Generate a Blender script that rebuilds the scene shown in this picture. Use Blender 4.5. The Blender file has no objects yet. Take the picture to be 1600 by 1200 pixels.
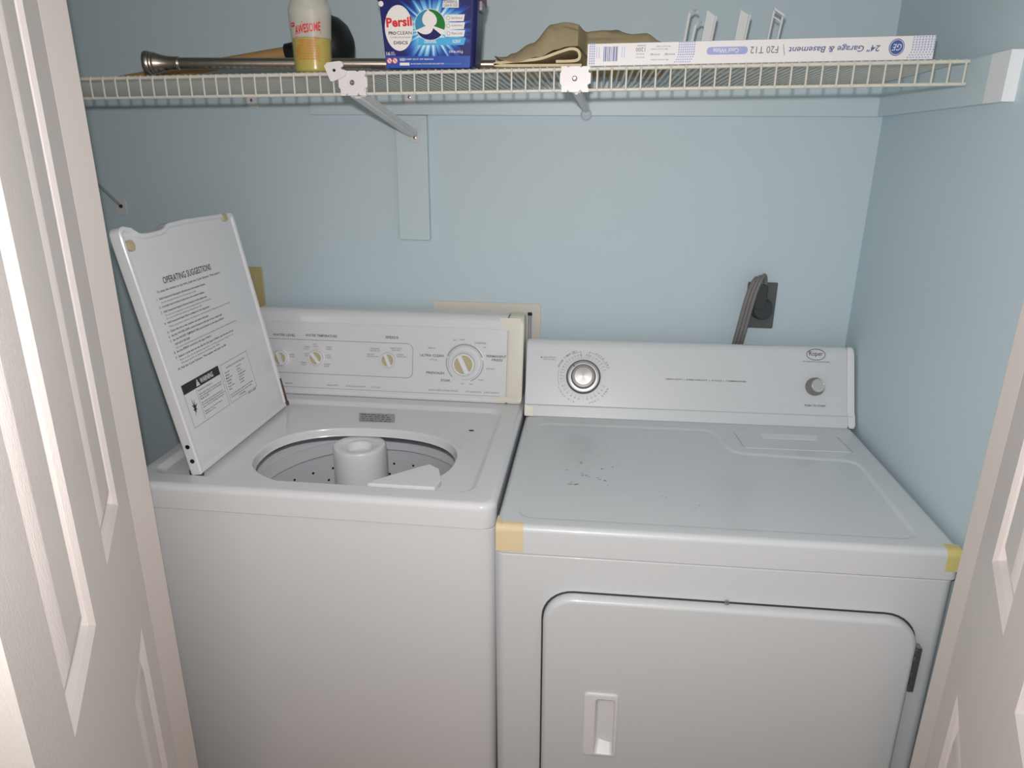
import bpy, bmesh, math, random
from mathutils import Vector, Matrix
random.seed(7)
S = bpy.context.scene
COL = S.collection

# ------------------------------------------------------------------ camera
F_PX, YAW, PITCH, ROLL = 1092.1, .1133, .3223, .0092
CAM = Vector((.1383, -1.6929, 1.5002))
cy, sy, cp, sp = math.cos(YAW), math.sin(YAW), math.cos(PITCH), math.sin(PITCH)
fw = Vector((-sy*cp, cy*cp, -sp)); rt = Vector((cy, sy, 0)); up = rt.cross(fw)
rt2 = rt*math.cos(ROLL) + up*math.sin(ROLL); up2 = -rt*math.sin(ROLL) + up*math.cos(ROLL)
cd = bpy.data.cameras.new('camera'); cd.sensor_width = 36; cd.lens = F_PX*36/1600; cd.clip_start = .02
cam = bpy.data.objects.new('camera', cd); COL.objects.link(cam)
cam.matrix_world = Matrix(((rt2.x, up2.x, -fw.x, CAM.x), (rt2.y, up2.y, -fw.y, CAM.y), (rt2.z, up2.z, -fw.z, CAM.z), (0, 0, 0, 1)))
S.camera = cam
# ------------------------------------------------------------------ world, flash, exposure
W = bpy.data.worlds.new('room_light'); S.world = W; W.use_nodes = True
bg = W.node_tree.nodes['Background']; bg.inputs[0].default_value = (.92, 1, .97, 1); bg.inputs[1].default_value = .66
fl = bpy.data.lights.new('camera_flash', 'SPOT'); fl.energy = 37; fl.color = (1, .945, .935)
fl.spot_size = math.radians(110); fl.spot_blend = 1.0; fl.shadow_soft_size = .014
flo = bpy.data.objects.new('camera_flash', fl); COL.objects.link(flo)
flo.location = (.12, -1.67, 1.568)
flo.rotation_euler = (Vector((.1, 0, 1.19)) - flo.location).to_track_quat('-Z', 'Y').to_euler()
flo.scale = (3, 1, 1)          # a flash tube is wide and low
try: S.cycles.caustics_reflective = False; S.cycles.caustics_refractive = False
except Exception: pass
vs = S.view_settings; vs.view_transform = 'Standard'; vs.look = 'None'; vs.exposure = 0; vs.gamma = 1
try: vs.use_curve_mapping = False
except Exception: pass

# ------------------------------------------------------------------ materials
def srgb(r, g, b):
    f = lambda c: c/12.92 if c <= .04045 else ((c+.055)/1.055)**2.4
    return (f(r/255), f(g/255), f(b/255), 1)
def mat(name, rgb, rough=.5, metal=0, bump=0, bscale=200, vary=0, vscale=8, stretch=None, coat=0, spec=.5):
    m = bpy.data.materials.new(name); m.use_nodes = True; nt = m.node_tree
    p = nt.nodes['Principled BSDF']; c = srgb(*rgb)
    p.inputs['Base Color'].default_value = c; p.inputs['Roughness'].default_value = rough
    p.inputs['Metallic'].default_value = metal; p.inputs['Coat Weight'].default_value = coat
    p.inputs['Specular IOR Level'].default_value = spec
    tc = nt.nodes.new('ShaderNodeTexCoord'); src = tc.outputs['Object']
    if stretch:
        mp = nt.nodes.new('ShaderNodeMapping'); mp.inputs['Scale'].default_value = stretch
        nt.links.new(src, mp.inputs[0]); src = mp.outputs[0]
    if bump:
        n = nt.nodes.new('ShaderNodeTexNoise'); n.inputs['Scale'].default_value = bscale; n.inputs['Detail'].default_value = 3
        b = nt.nodes.new('ShaderNodeBump'); b.inputs['Strength'].default_value = bump; b.inputs['Distance'].default_value = .001
        nt.links.new(src, n.inputs['Vector']); nt.links.new(n.outputs['Fac'], b.inputs['Height']); nt.links.new(b.outputs[0], p.inputs['Normal'])
    if vary:
        n2 = nt.nodes.new('ShaderNodeTexNoise'); n2.inputs['Scale'].default_value = vscale; n2.inputs['Detail'].default_value = 4
        mx = nt.nodes.new('ShaderNodeMix'); mx.data_type = 'RGBA'
        mx.inputs[6].default_value = tuple(x*(1-vary) for x in c[:3])+(1,); mx.inputs[7].default_value = tuple(min(1, x*(1+vary)) for x in c[:3])+(1,)
        nt.links.new(src, n2.inputs['Vector']); nt.links.new(n2.outputs['Fac'], mx.inputs[0]); nt.links.new(mx.outputs[2], p.inputs['Base Color'])
    return m
M = dict(
    wall=mat('blue_wall_paint', (198, 215, 222), .55, bump=.12, bscale=260, vary=.02, vscale=3),
    board=mat('blue_painted_board', (200, 217, 223), .4, bump=.06, bscale=120, vary=.015, stretch=(3, 60, 60)),
    bare=mat('bare_white_wood_end', (232, 236, 238), .5, bump=.1, bscale=90),
    ceiling=mat('ceiling_paint', (225, 225, 220), .8, bump=.2),
    floor=mat('warm_wood_floor', (188, 124, 72), .5, vary=.15, vscale=5),
    frontwall=mat('room_wall_paint', (212, 205, 192), .7, bump=.15),
    trim=mat('cream_trim_paint', (219, 211, 205), .45, bump=.12, bscale=60, stretch=(30, 30, 2)),
    door=mat('door_paint', (232, 224, 219), .36, bump=.55, bscale=60, stretch=(22, 22, 1.6)),
    enamel=mat('white_enamel', (224, 225, 228), .2, bump=.015, bscale=500, coat=.3),
    enamel_top=mat('dryer_white_enamel', (212, 216, 219), .34, bump=.015, bscale=500, vary=.012, vscale=6, coat=.3),
    plastic=mat('white_plastic', (230, 230, 232), .32),
    tub=mat('tub_porcelain', (240, 242, 247), .25),
    tubgrey=mat('grey_tub_shield', (120, 124, 132), .5),
    dark=mat('dark_hole', (22, 22, 24), .8),
    seam=mat('seam_shadow_gap', (60, 60, 62), .8),
    panel=mat('control_panel_overlay', (221, 221, 224), .3),
    cap=mat('aged_plastic', (224, 220, 206), .35),
    tan=mat('tan_plastic', (190, 178, 142), .45),
    ink=mat('black_ink', (38, 36, 38), .6),
    greyink=mat('grey_ink', (112, 112, 116), .6),
    paleink=mat('pale_grey_ink', (160, 160, 166), .6),
    chrome=mat('brushed_metal', (214, 212, 208), .25, metal=1, bump=.1, bscale=300, stretch=(1, 1, 12)),
    darkchrome=mat('dark_dial_rim', (92, 92, 94), .3, metal=.7),
    greydial=mat('grey_dial_plastic', (140, 138, 138), .4, metal=.3),
    rod=mat('brushed_nickel', (176, 166, 154), .3, metal=1),
    screw=mat('steel_screw', (165, 165, 168), .3, metal=1),
    wire=mat('vinyl_coated_wire', (214, 211, 200), .4),
    bracket=mat('white_bracket_plastic', (226, 223, 222), .35),
    arm=mat('white_painted_steel', (214, 214, 214), .3, vary=.04, vscale=20, stretch=(40, 3, 40)),
    clear=mat('glossy_clear_foot', (205, 214, 220), .06, coat=1),
    tape=mat('masking_tape', (222, 204, 166), .6, bump=.3, bscale=300, vary=.05, vscale=30),
    tapey=mat('yellow_masking_tape', (212, 200, 128), .6, bump=.3, bscale=300),
    rubber=mat('black_rubber', (14, 14, 15), .45),
    wood=mat('plunger_wood', (178, 140, 92), .55, bump=.2, bscale=30, vary=.2, vscale=20, stretch=(2, 30, 30)),
    towel=mat('olive_tan_terry', (216, 200, 164), .95, bump=.9, bscale=520, vary=.14, vscale=24),
    carton=mat('white_carton', (231, 229, 229), .45),
    lav=mat('lavender_print', (158, 166, 214), .5),
    blueprint=mat('blue_print', (70, 92, 158), .5),
    bluegrey=mat('blue_grey_print', (98, 108, 150), .5),
    navy=mat('navy_print', (20, 28, 104), .35),
    midblue=mat('bright_blue_print', (22, 74, 168), .35),
    cyan=mat('cyan_print', (70, 172, 222), .3),
    white=mat('white_print', (232, 228, 224), .4),
    red=mat('red_print', (212, 26, 34), .4),
    darkred=mat('dark_red_lid', (120, 18, 30), .4),
    green=mat('green_gel', (30, 120, 52), .15),
    teal=mat('teal_gel', (60, 140, 178), .15),
    navygel=mat('navy_gel', (28, 26, 98), .12),
    tubblue=mat('navy_tub_plastic', (24, 30, 92), .3),
    orange=mat('orange_print', (214, 104, 34), .5),
    beige=mat('beige_cover_plate', (221, 214, 203), .4),
    tanplate=mat('tan_cover_plate', (190, 172, 128), .4),
    outlet=mat('dark_outlet_plate', (100, 102, 104), .35, metal=.4),
    outlet2=mat('outlet_face', (58, 62, 64), .4),
    cord=mat('grey_power_cord', (122, 118, 118), .5),
    hose=mat('grey_hose_and_brace_shade', (150, 154, 158), .5),
    rust=mat('rust_and_dirt', (96, 76, 62), .8, vary=.5, vscale=90),
    scratch=mat('brown_scratches', (104, 86, 68), .7),
    stain=mat('faint_tan_stain', (214, 210, 200), .3),
    label=mat('silver_label', (166, 170, 168), .4),
    sticker=mat('white_sticker', (232, 235, 236), .45),
    clip=mat('clear_white_plastic', (222, 226, 226), .25),
)
def glassy(name, rgb, t):
    m = bpy.data.materials.new(name); m.use_nodes = True; nt = m.node_tree
    p = nt.nodes['Principled BSDF']; p.inputs['Base Color'].default_value = srgb(*rgb); p.inputs['Roughness'].default_value = .28
    tr = nt.nodes.new('ShaderNodeBsdfTransparent'); mx = nt.nodes.new('ShaderNodeMixShader'); mx.inputs[0].default_value = 1-t
    nz = nt.nodes.new('ShaderNodeTexNoise'); nz.inputs['Scale'].default_value = 40
    bp_ = nt.nodes.new('ShaderNodeBump'); bp_.inputs['Strength'].default_value = .05
    nt.links.new(nz.outputs['Fac'], bp_.inputs['Height']); nt.links.new(bp_.outputs[0], p.inputs['Normal'])
    out = nt.nodes['Material Output']
    nt.links.new(tr.outputs[0], mx.inputs[1]); nt.links.new(p.outputs[0], mx.inputs[2]); nt.links.new(mx.outputs[0], out.inputs[0])
    return m
_m = M['disc'] = mat('spun_metal_disc', (212, 210, 210), .52, metal=1); _p = _m.node_tree.nodes['Principled BSDF']; _p.inputs['Anisotropic'].default_value = .85
_t = _m.node_tree.nodes.new('ShaderNodeTangent'); _t.direction_type = 'RADIAL'; _t.axis = 'Y'; _m.node_tree.links.new(_t.outputs[0], _p.inputs['Tangent'])
M['bottle'] = glassy('frosted_bottle_plastic', (222, 219, 206), .42)
M['bottle_low'] = glassy('clear_bottle_plastic', (216, 214, 198), .82)
M['liquid'] = mat('yellow_liquid', (190, 168, 10), .2)

# ------------------------------------------------------------------ mesh helpers
def V3(p): return Vector(p)
def rrect(x0, x1, y0, y1, r, n=6):
    r = min(r, (x1-x0)/2-1e-5, (y1-y0)/2-1e-5); pts = []
    for cx, cy_, a0 in ((x1-r, y1-r, 0), (x0+r, y1-r, 90), (x0+r, y0+r, 180), (x1-r, y0+r, 270)):
        for i in range(n+1):
            a = math.radians(a0+90*i/n); pts.append((cx+r*math.cos(a), cy_+r*math.sin(a)))
    return pts
def loft(bm, loops, c0=False, c1=False, closed=True, mi=0):
    vs_ = [[bm.verts.new(p) for p in L] for L in loops]; n = len(vs_[0]); fs = []
    for a, b in zip(vs_, vs_[1:]):
        for i in range(n if closed else n-1):
            j = (i+1) % n
            fs.append(bm.faces.new((a[i], a[j], b[j], b[i])))
    if c0: fs.append(bm.faces.new(list(reversed(vs_[0]))))
    if c1: fs.append(bm.faces.new(vs_[-1]))
    for f in fs: f.material_index = mi
    return vs_
def AX(ax):
    return {'z': lambda u, v, w: (u, v, w), 'y': lambda u, v, w: (u, w, v), 'x': lambda u, v, w: (w, u, v)}[ax]
def slab(bm, u0, u1, v0, v1, w0, w1, r=.004, bev=.002, ax='z', n=5, bs=3, mi=0, top_only=False):
    """rounded slab: rounded outline in (u,v), bevelled at both w ends; ax = axis of w"""
    f = AX(ax); loops = []
    def add(ins, w): loops.append([f(u, v, w) for u, v in rrect(u0+ins, u1-ins, v0+ins, v1-ins, max(r-ins, 1e-4), n)])
    b = min(bev, (w1-w0)/2)
    if top_only: add(0, w0)
    else:
        for i in range(bs+1):
            a = math.pi/2*i/bs; add(b*(1-math.sin(a)), w0+b*(1-math.cos(a)))
    for i in range(bs+1):
        a = math.pi/2*i/bs; add(b*(1-math.cos(a)), w1-b*(1-math.sin(a)))
    loft(bm, loops, True, True, mi=mi)
def box(bm, x0, x1, y0, y1, z0, z1, bev=.001, mi=0): slab(bm, x0, x1, y0, y1, z0, z1, bev, bev, 'z', 2, 2, mi)
def lathe(bm, prof, o, axis=(0, 0, 1), n=40, mi=0, ell=1.0, cap0=True, cap1=True):
    a = Vector(axis).normalized(); t = Vector((1, 0, 0)) if abs(a.x) < .9 else Vector((0, 1, 0))
    e1 = (t - a*t.dot(a)).normalized(); e2 = a.cross(e1); o = Vector(o); loops = []
    for r, h in prof:
        r = max(r, 1e-5)
        loops.append([o+a*h+e1*r*math.cos(2*math.pi*i/n)+e2*r*ell*math.sin(2*math.pi*i/n) for i in range(n)])
    return loft(bm, loops, cap0, cap1, mi=mi)
def tube(bm, pts, r, n=8, mi=0, flat=1.0, side=None):
    P = [Vector(p) for p in pts]; loops = []
    prev = None
    for i, p in enumerate(P):
        t = (P[min(i+1, len(P)-1)]-P[max(i-1, 0)]).normalized()
        if side is not None: a = Vector(side)
        elif prev is not None: a = prev
        else: a = Vector((0, 0, 1)) if abs(t.z) < .9 else Vector((1, 0, 0))
        a = (a - t*a.dot(t)).normalized(); prev = a; b = t.cross(a)
        rr = r[i] if isinstance(r, (list, tuple)) else r
        loops.append([p+a*rr*math.cos(2*math.pi*k/n)+b*rr*flat*math.sin(2*math.pi*k/n) for k in range(n)])
    loft(bm, loops, True, True, mi=mi)
def spline(pts, k=8):
    P = [Vector(p) for p in pts]; out = []
    for i in range(len(P)-1):
        p0, p1, p2, p3 = P[max(i-1, 0)], P[i], P[i+1], P[min(i+2, len(P)-1)]
        for j in range(k):
            t = j/k; out.append(.5*((2*p1)+(p2-p0)*t+(2*p0-5*p1+4*p2-p3)*t*t+(3*p1-p0-3*p2+p3)*t**3))
    out.append(P[-1]); return out
def prism(bm, poly, O, e1, e2, d0, d1, mi=0, bev=0):
    """polygon in the plane O,e1,e2 extruded along the normal from d0 to d1"""
    O, e1, e2 = Vector(O), Vector(e1).normalized(), Vector(e2).normalized(); n = e1.cross(e2)
    def L(d, s=0):
        if not s: return [O+e1*u+e2*v+n*d for u, v in poly]
        c = (sum(p[0] for p in poly)/len(poly), sum(p[1] for p in poly)/len(poly)); out = []
        for u, v in poly:
            q = Vector((u-c[0], v-c[1])); l = q.length; q = q*max(0, (l-s)/l) if l else q
            out.append(O+e1*(c[0]+q.x)+e2*(c[1]+q.y)+n*d)
        return out
    lo = [L(d0)]
    if bev: lo += [L(d1-bev), L(d1-bev*.3, bev*.3), L(d1, bev)]
    else: lo += [L(d1)]
    loft(bm, lo, True, True, mi=mi)
def decal(bm, poly, fr, lift=.0003, mi=0):
    O, e1, e2 = fr; n = e1.cross(e2)
    f = bm.faces.new([bm.verts.new(O+e1*u+e2*v+n*lift) for u, v in poly]); f.material_index = mi
def rect(u0, v0, u1, v1): return [(u0, v0), (u1, v0), (u1, v1), (u0, v1)]
def circ(u, v, r, n=28, r2=None): return [(u+r*math.cos(2*math.pi*i/n), v+(r2 or r)*math.sin(2*math.pi*i/n)) for i in range(n)]
def line(bm, fr, a, b, w=.0006, lift=.0003, mi=0):
    d = Vector((b[0]-a[0], b[1]-a[1])); l = d.length
    if l == 0: return
    q = Vector((-d.y, d.x))/l*w/2
    decal(bm, [(a[0]-q.x, a[1]-q.y), (b[0]-q.x, b[1]-q.y), (b[0]+q.x, b[1]+q.y), (a[0]+q.x, a[1]+q.y)], fr, lift, mi)
def pline(bm, fr, pts, w=.0006, closed=False, lift=.0003, mi=0):
    P = list(pts)+([pts[0]] if closed else [])
    for a, b in zip(P, P[1:]): line(bm, fr, a, b, w, lift, mi)
def frame(O, e1, e2):
    return (Vector(O), Vector(e1).normalized(), Vector(e2).normalized())
_txt = {}
def text_mesh(s, bold, shear):
    k = (s, bold, shear)
    if k not in _txt:
        c = bpy.data.curves.new('lettering', 'FONT'); c.body = s; c.offset = bold; c.shear = shear; c.resolution_u = 2
        o = bpy.data.objects.new('lettering', c); COL.objects.link(o)
        dg = bpy.context.evaluated_depsgraph_get(); me = bpy.data.meshes.new_from_object(o.evaluated_get(dg))
        vv = [v.co.copy() for v in me.vertices]; ff = [tuple(p.vertices) for p in me.polygons]
        bpy.data.objects.remove(o); bpy.data.curves.remove(c); bpy.data.meshes.remove(me)
        x0 = min(v.x for v in vv); x1 = max(v.x for v in vv); y0 = min(v.y for v in vv); y1 = max(v.y for v in vv)
        _txt[k] = ([((v.x-x0)/(x1-x0), (v.y-y0)/(y1-y0)) for v in vv], ff, (x1-x0)/(y1-y0))
    return _txt[k]
def T(bm, s, fr, u, v, w=None, h=None, bold=0, shear=0, rot=0, lift=.0004, mi=0, center=False):
    """lettering whose tight box is w by h with its lower left corner (or centre) at (u, v) of the frame"""
    vv, ff, asp = text_mesh(s, bold, shear)
    if w is None: w = h*asp
    if h is None: h = w/asp
    O, e1, e2 = fr; n = e1.cross(e2); c, s_ = math.cos(rot), math.sin(rot); vs_ = []
    for a, b in vv:
        x, y = (a*w, b*h) if not center else ((a-.5)*w, (b-.5)*h)
        x, y = x*c-y*s_, x*s_+y*c
        vs_.append(bm.verts.new(O+e1*(u+x)+e2*(v+y)+n*lift))
    for f in ff:
        try: g = bm.faces.new([vs_[i] for i in f]); g.material_index = mi
        except ValueError: pass
def BM(): return bmesh.new()

# ------------------------------------------------------------------ objects
def mesh_obj(name, bm, mats, org, smooth=35):
    bmesh.ops.translate(bm, verts=bm.verts, vec=-Vector(org))
    bmesh.ops.recalc_face_normals(bm, faces=[f for f in bm.faces if len(f.link_loops if hasattr(f, 'link_loops') else f.loops) > 0]) if smooth else None
    me = bpy.data.meshes.new(name); bm.to_mesh(me); bm.free()
    for m in (mats if isinstance(mats, (list, tuple)) else [mats]): me.materials.append(M[m])
    if smooth:
        me.polygons.foreach_set('use_smooth', [True]*len(me.polygons)); me.set_sharp_from_angle(angle=math.radians(smooth))
    o = bpy.data.objects.new(name, me); COL.objects.link(o)
    if smooth:
        wn = o.modifiers.new('weighted_normal', 'WEIGHTED_NORMAL'); wn.keep_sharp = True; wn.weight = 100
    return o
ORG = {}
def tag(o, label, cat, group=None):
    o['label'] = label; o['category'] = cat
    if group: o['group'] = group
    return o
def thing(name, label, cat, org, group=None):
    o = bpy.data.objects.new(name, None); COL.objects.link(o); o.location = org; o.empty_display_size = .05
    ORG[o.name] = Vector(org); return tag(o, label, cat, group)
def part(name, bm, mats, parent, label=None, smooth=35):
    o = mesh_obj(name, bm, mats, ORG[parent.name], smooth); o.parent = parent; ORG[o.name] = ORG[parent.name]
    if label: o['label'] = label
    return o
def single(name, label, cat, bm, mats, org, group=None, smooth=35):
    o = mesh_obj(name, bm, mats, org, smooth); o.location = org; ORG[o.name] = Vector(org); return tag(o, label, cat, group)
def struct(name, bm, mats, org=(0, 0, 0), smooth=35):
    o = mesh_obj(name, bm, mats, org, smooth); o.location = org; o['kind'] = 'structure'; ORG[o.name] = Vector(org); return o

# ================================================================== SETTING
WX = lambda y: .7445          # right wall, a touch out of square
CEIL = 2.42
bm = BM(); box(bm, -1.34, .95, 0, .1, 0, CEIL, .0005); struct('wall_back', bm, 'wall')
bm = BM()
loft(bm, [[(WX(.1), .1, z), (WX(-.80), -.80, z), (WX(-.8)+.1, -.80, z), (WX(.1)+.1, .1, z)] for z in (0, CEIL)], True, True); struct('wall_right', bm, 'wall', smooth=0)
bm = BM(); box(bm, -1.34, -1.24, -.80, 0, 0, CEIL, .0005); struct('wall_left', bm, 'wall')
bm = BM(); box(bm, -2.2, 2.2, -3.2, .1, -.05, 0, .0005); struct('floor', bm, 'floor')
bm = BM(); box(bm, -1.34, .95, -.80, .1, CEIL, CEIL+.05, .0005); struct('ceiling', bm, 'ceiling')
bm = BM(); box(bm, -2.2, -.577, -.845, -.755, 0, 2.5, .0005); box(bm, .704, 2.2, -.845, -.755, 0, 2.5, .0005); box(bm, -.577, .704, -.845, -.755, 2.06, 2.5, .0005)
struct('wall_front', bm, 'frontwall')
# door jambs of the closet opening
bm = BM(); box(bm, -.579, -.5577, -.799, -.745, 0, 2.06, .002); struct('trim_1', bm, 'trim')
bm = BM(); box(bm, .684, .706, -.783, -.745, 0, 2.06, .002); struct('trim_2', bm, 'trim')
bm = BM(); box(bm, -.579, .706, -.799, -.745, 2.04, 2.06, .002); struct('trim_3', bm, 'trim')
# shelf cleats
CZ0, CZ1 = 1.5755, 1.6455
bm = BM(); box(bm, -.53, .7445, -.019, .0, CZ0, CZ1, .0015); struct('trim_4', bm, 'board')
bm = BM(); box(bm, -.3288, -.2550, -.0185, .0, 1.293, CZ0-.0005, .0015); struct('trim_5', bm, 'board')
bm = BM(); a = BM()
loft(bm, [[(WX(y)-.018, y, CZ0), (WX(y)+.004, y, CZ0), (WX(y)+.004, y, CZ1), (WX(y)-.018, y, CZ1)] for y in (-.02, -.452)], True, False, mi=0)
loft(bm, [[(WX(y)-.0182, y, CZ0-.0002), (WX(y)+.004, y, CZ0-.0002), (WX(y)+.004, y, CZ1+.0002), (WX(y)-.0182, y, CZ1+.0002)] for y in (-.452, -.505)], True, True, mi=1)
struct('trim_6', bm, ['board', 'bare'], smooth=0)

# closet doors: moulded six-panel leaves, swung outwards
def door(name, H, ang, sgn, Wd=.655):
    a = math.radians(ang); d = Vector((sgn*math.cos(a), -math.sin(a), 0)); nv = Vector((sgn*math.sin(a), math.cos(a), 0)); H = Vector(H)
    P = lambda t, z, n: H + d*t + nv*n + Vector((0, 0, z))
    bm = BM(); Z0, Z1, th = .012, 2.03, .035
    prof = ((0, 0), (.003, -.0022), (.0065, -.0050), (.0072, -.0064), (.0115, -.0115), (.016, -.0122), (.019, -.0116), (.030, -.0062), (.044, -.0016), (.047, -.0010))
    cols = ((.112, .272), (.392, .552)); rows = ((.22, .83), (1.03, 1.70), (1.80, 1.93))
    ts = [0, cols[0][0], cols[0][1], cols[1][0], cols[1][1], Wd]; zs = [Z0] + [z for r in rows for z in r] + [Z1]
    for face in (1, -1):
        f = (lambda t, z, n: P(t, z, n-.0)) if face == 1 else (lambda t, z, n: P(t, z, -th-n))
        for i in range(5):
            for j in range(len(zs)-1):
                t0, t1, z0, z1 = ts[i], ts[i+1], zs[j], zs[j+1]
                if i % 2 == 1 and j % 2 == 1:
                    loft(bm, [[f(t0+s, z0+s, n), f(t1-s, z0+s, n), f(t1-s, z1-s, n), f(t0+s, z1-s, n)] if True else 0 for s, n in [(s, n) for s, n in prof]], False, True)
                else:
                    vs_ = [bm.verts.new(f(*q, 0)) for q in ((t0, z0), (t1, z0), (t1, z1), (t0, z1))]; bm.faces.new(vs_)
    for q in (((0, Z0), (Wd, Z0)), ((Wd, Z0), (Wd, Z1)), ((Wd, Z1), (0, Z1)), ((0, Z1), (0, Z0))):
        bm.faces.new([bm.verts.new(P(q[0][0], q[0][1], 0)), bm.verts.new(P(q[1][0], q[1][1], 0)), bm.verts.new(P(q[1][0], q[1][1], -th)), bm.verts.new(P(q[0][0], q[0][1], -th))])
    bmesh.ops.remove_doubles(bm, verts=bm.verts, dist=1e-5)
    return struct(name, bm, 'door', H, smooth=20)
door('door_1', (-.556, -.801, 0), 59.4, 1)
door('door_2', (.682, -.786, 0), 67.0, -1)

# ================================================================== WASHING MACHINE
wm = thing('washing_machine', 'white top-loading washing machine with its lid standing open, left of the dryer', 'washing machine', (-.354, -.33, 0))
ZT = .922
bm = BM(); loft(bm, [[(u, v, z) for u, v in rrect(-.698+i_, -.0095-i_, -.626+i_, -.03-i_, .022, 6)] for i_, z in ((.003, 0), (0, .004), (0, .868), (.001, .8705), (.004, .8715), (.012, .8715), (.012, .86))], True, False); part('cabinet', bm, 'enamel', wm)
# top panel with recess and tub opening
bm = BM(); N = 16; loops = []
def rl(x0, x1, y0, y1, r, z): return [(u, v, z) for u, v in rrect(x0, x1, y0, y1, r, N)]
ox = (-.701, -.010, -.632, -.022)
loops.append(rl(ox[0]+.01, ox[1]-.01, ox[2]+.01, ox[3]-.01, .02, .8745)); loops.append(rl(*ox, .028, .8745))
for i in range(6):
    t = math.pi/2*i/5; s = .013*(1-math.cos(t)); loops.append(rl(ox[0]+s, ox[1]-s, ox[2]+s, ox[3]-s, max(.028-s, .01), ZT-.013*(1-math.sin(t))))
rx = (-.672, -.052, -.590, -.158); RD = .010
for s, z in ((0, 0), (.003, .0012), (.007, .005), (.011, .0088), (.014, RD)): loops.append(rl(rx[0]+s, rx[1]-s, rx[2]+s, rx[3]-s, .03, ZT-z))
hc = (-.32, -.440); hr = (.202, .143)
def hole(s, z):
    out = []
    for k in range(4*(N+1)):
        a_ = math.radians((k//(N+1))*90+90*(k % (N+1)+.5)/(N+1)); e = 2/2.35; c, q = math.cos(a_), math.sin(a_)
        out.append((hc[0]+(hr[0]-s)*math.copysign(abs(c)**e, c), hc[1]+(hr[1]-s)*math.copysign(abs(q)**e, q), z))
    return out
zr = ZT-RD
for s, z in ((-.006, zr), (-.002, zr-.0008), (0, zr-.004), (.001, zr-.014), (.003, zr-.018)): loops.append(hole(s, z))
loft(bm, loops); part('top_panel', bm, 'enamel', wm)
# inner tub, basket, agitator
TC = (-.35, -.335, 0)
bm = BM()
lathe(bm, [(.2845, .892), (.281, .889), (.268, .855), (.256, .826), (.254, .823), (.250, .823), (.248, .819), (.245, .804), (.243, .801), (.240, .801), (.238, .797), (.232, .780), (.231, .776), (.236, .772), (.262, .770), (.284, .768)], TC, n=96, cap0=False, cap1=False)
tubo = part('tub_ring', bm, 'tub', wm)
bm = BM()
def ringpatch(a0, a1, r0, z0, r1, z1, k=14):
    lo = []
    for i in range(k+1):
        a_ = math.radians(a0+(a1-a0)*i/k); c, s_ = math.cos(a_), math.sin(a_)
        lo.append([(TC[0]+r0*c, TC[1]+r0*s_, z0), (TC[0]+r1*c, TC[1]+r1*s_, z1)])
    loft(bm, lo, closed=False)
ringpatch(100, 113, .2795, .8865, .2585, .833); ringpatch(44, 67, .2795, .8865, .2600, .837); ringpatch(66, 101, .2795, .8865, .2735, .868)
part('tub_shield', bm, 'tubgrey', tubo, 'grey shield pieces at the back of the tub ring')
bm = BM(); lathe(bm, [(.246, .771), (.250, .76), (.250, .50), (.235, .48), (.02, .47)], TC, n=96, cap0=False)
for zz, off in ((.728, 0), (.698, 3), (.668, 0), (.638, 3)):
    for k in range(60):
        a_ = math.radians(k*6+off); c, s_ = math.cos(a_), math.sin(a_)
        if k % 5 in (0, 1, 3): 
            fr_ = frame((TC[0]+.2493*c, TC[1]+.2493*s_, zz), (s_, -c, 0), (0, 0, 1)); decal(bm, circ(0, 0, .0032, 10), fr_, .0004, 1)
part('basket', bm, ['tub', 'dark'], wm)
bm = BM(); lathe(bm, [(.15, .475), (.13, .50), (.075, .53), (.064, .58), (.059, .72), (.0575, .868)], TC, n=48)
for k in range(4):
    a_ = math.radians(45+90*k); c, s_ = math.cos(a_), math.sin(a_)
    prism(bm, [(.05, .50), (.14, .485), (.12, .55), (.075, .66), (.05, .68)], TC, (c, s_, 0), (0, 0, 1), -.006, .006)
ag = part('agitator', bm, 'plastic', wm)
bm = BM(); lathe(bm, [(.0575, .868), (.0575, .884), (.055, .889), (.050, .8905), (.040, .889), (.036, .8855), (.031, .885), (.028, .8835), (.026, .87), (.022, .84), (.001, .838)], TC, n=48, cap0=False)
part('cap', bm, 'plastic', ag)
# bleach dispenser
bm = BM(); prism(bm, [(-.252, -.579), (-.127, -.579), (-.121, -.550), (-.136, -.500), (-.158, -.482), (-.172, -.492), (-.246, -.566)], (0, 0, 0), (1, 0, 0), (0, 1, 0), .893, .9225, bev=.003)
part('bleach_dispenser', bm, 'plastic', wm, 'white triangular funnel at the front right of the opening')
# rating label, bolt hole
TOPF = frame((0, 0, zr), (1, 0, 0), (0, 1, 0))
bm = BM(); decal(bm, [(-.3740, -.2616), (-.2925, -.2560), (-.3060, -.2040), (-.3924, -.2063)], TOPF, .0004)
for i in range(4):
    x = -.371-i*.0045
    while x < -.305-i*.0045:
        w = random.uniform(.004, .014); decal(bm, rect(x, -.2545+i*.012, min(x+w, -.296-i*.0045), -.2490+i*.012), TOPF, .0007, 1); x += w+.003
part('rating_label', bm, ['label', 'greyink'], wm, 'small grey rating label behind the opening')
bm = BM(); decal(bm, circ(-.112, -.279, .006, 14, .004), TOPF, .0005); part('switch_hole', bm, 'dark', wm)
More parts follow.
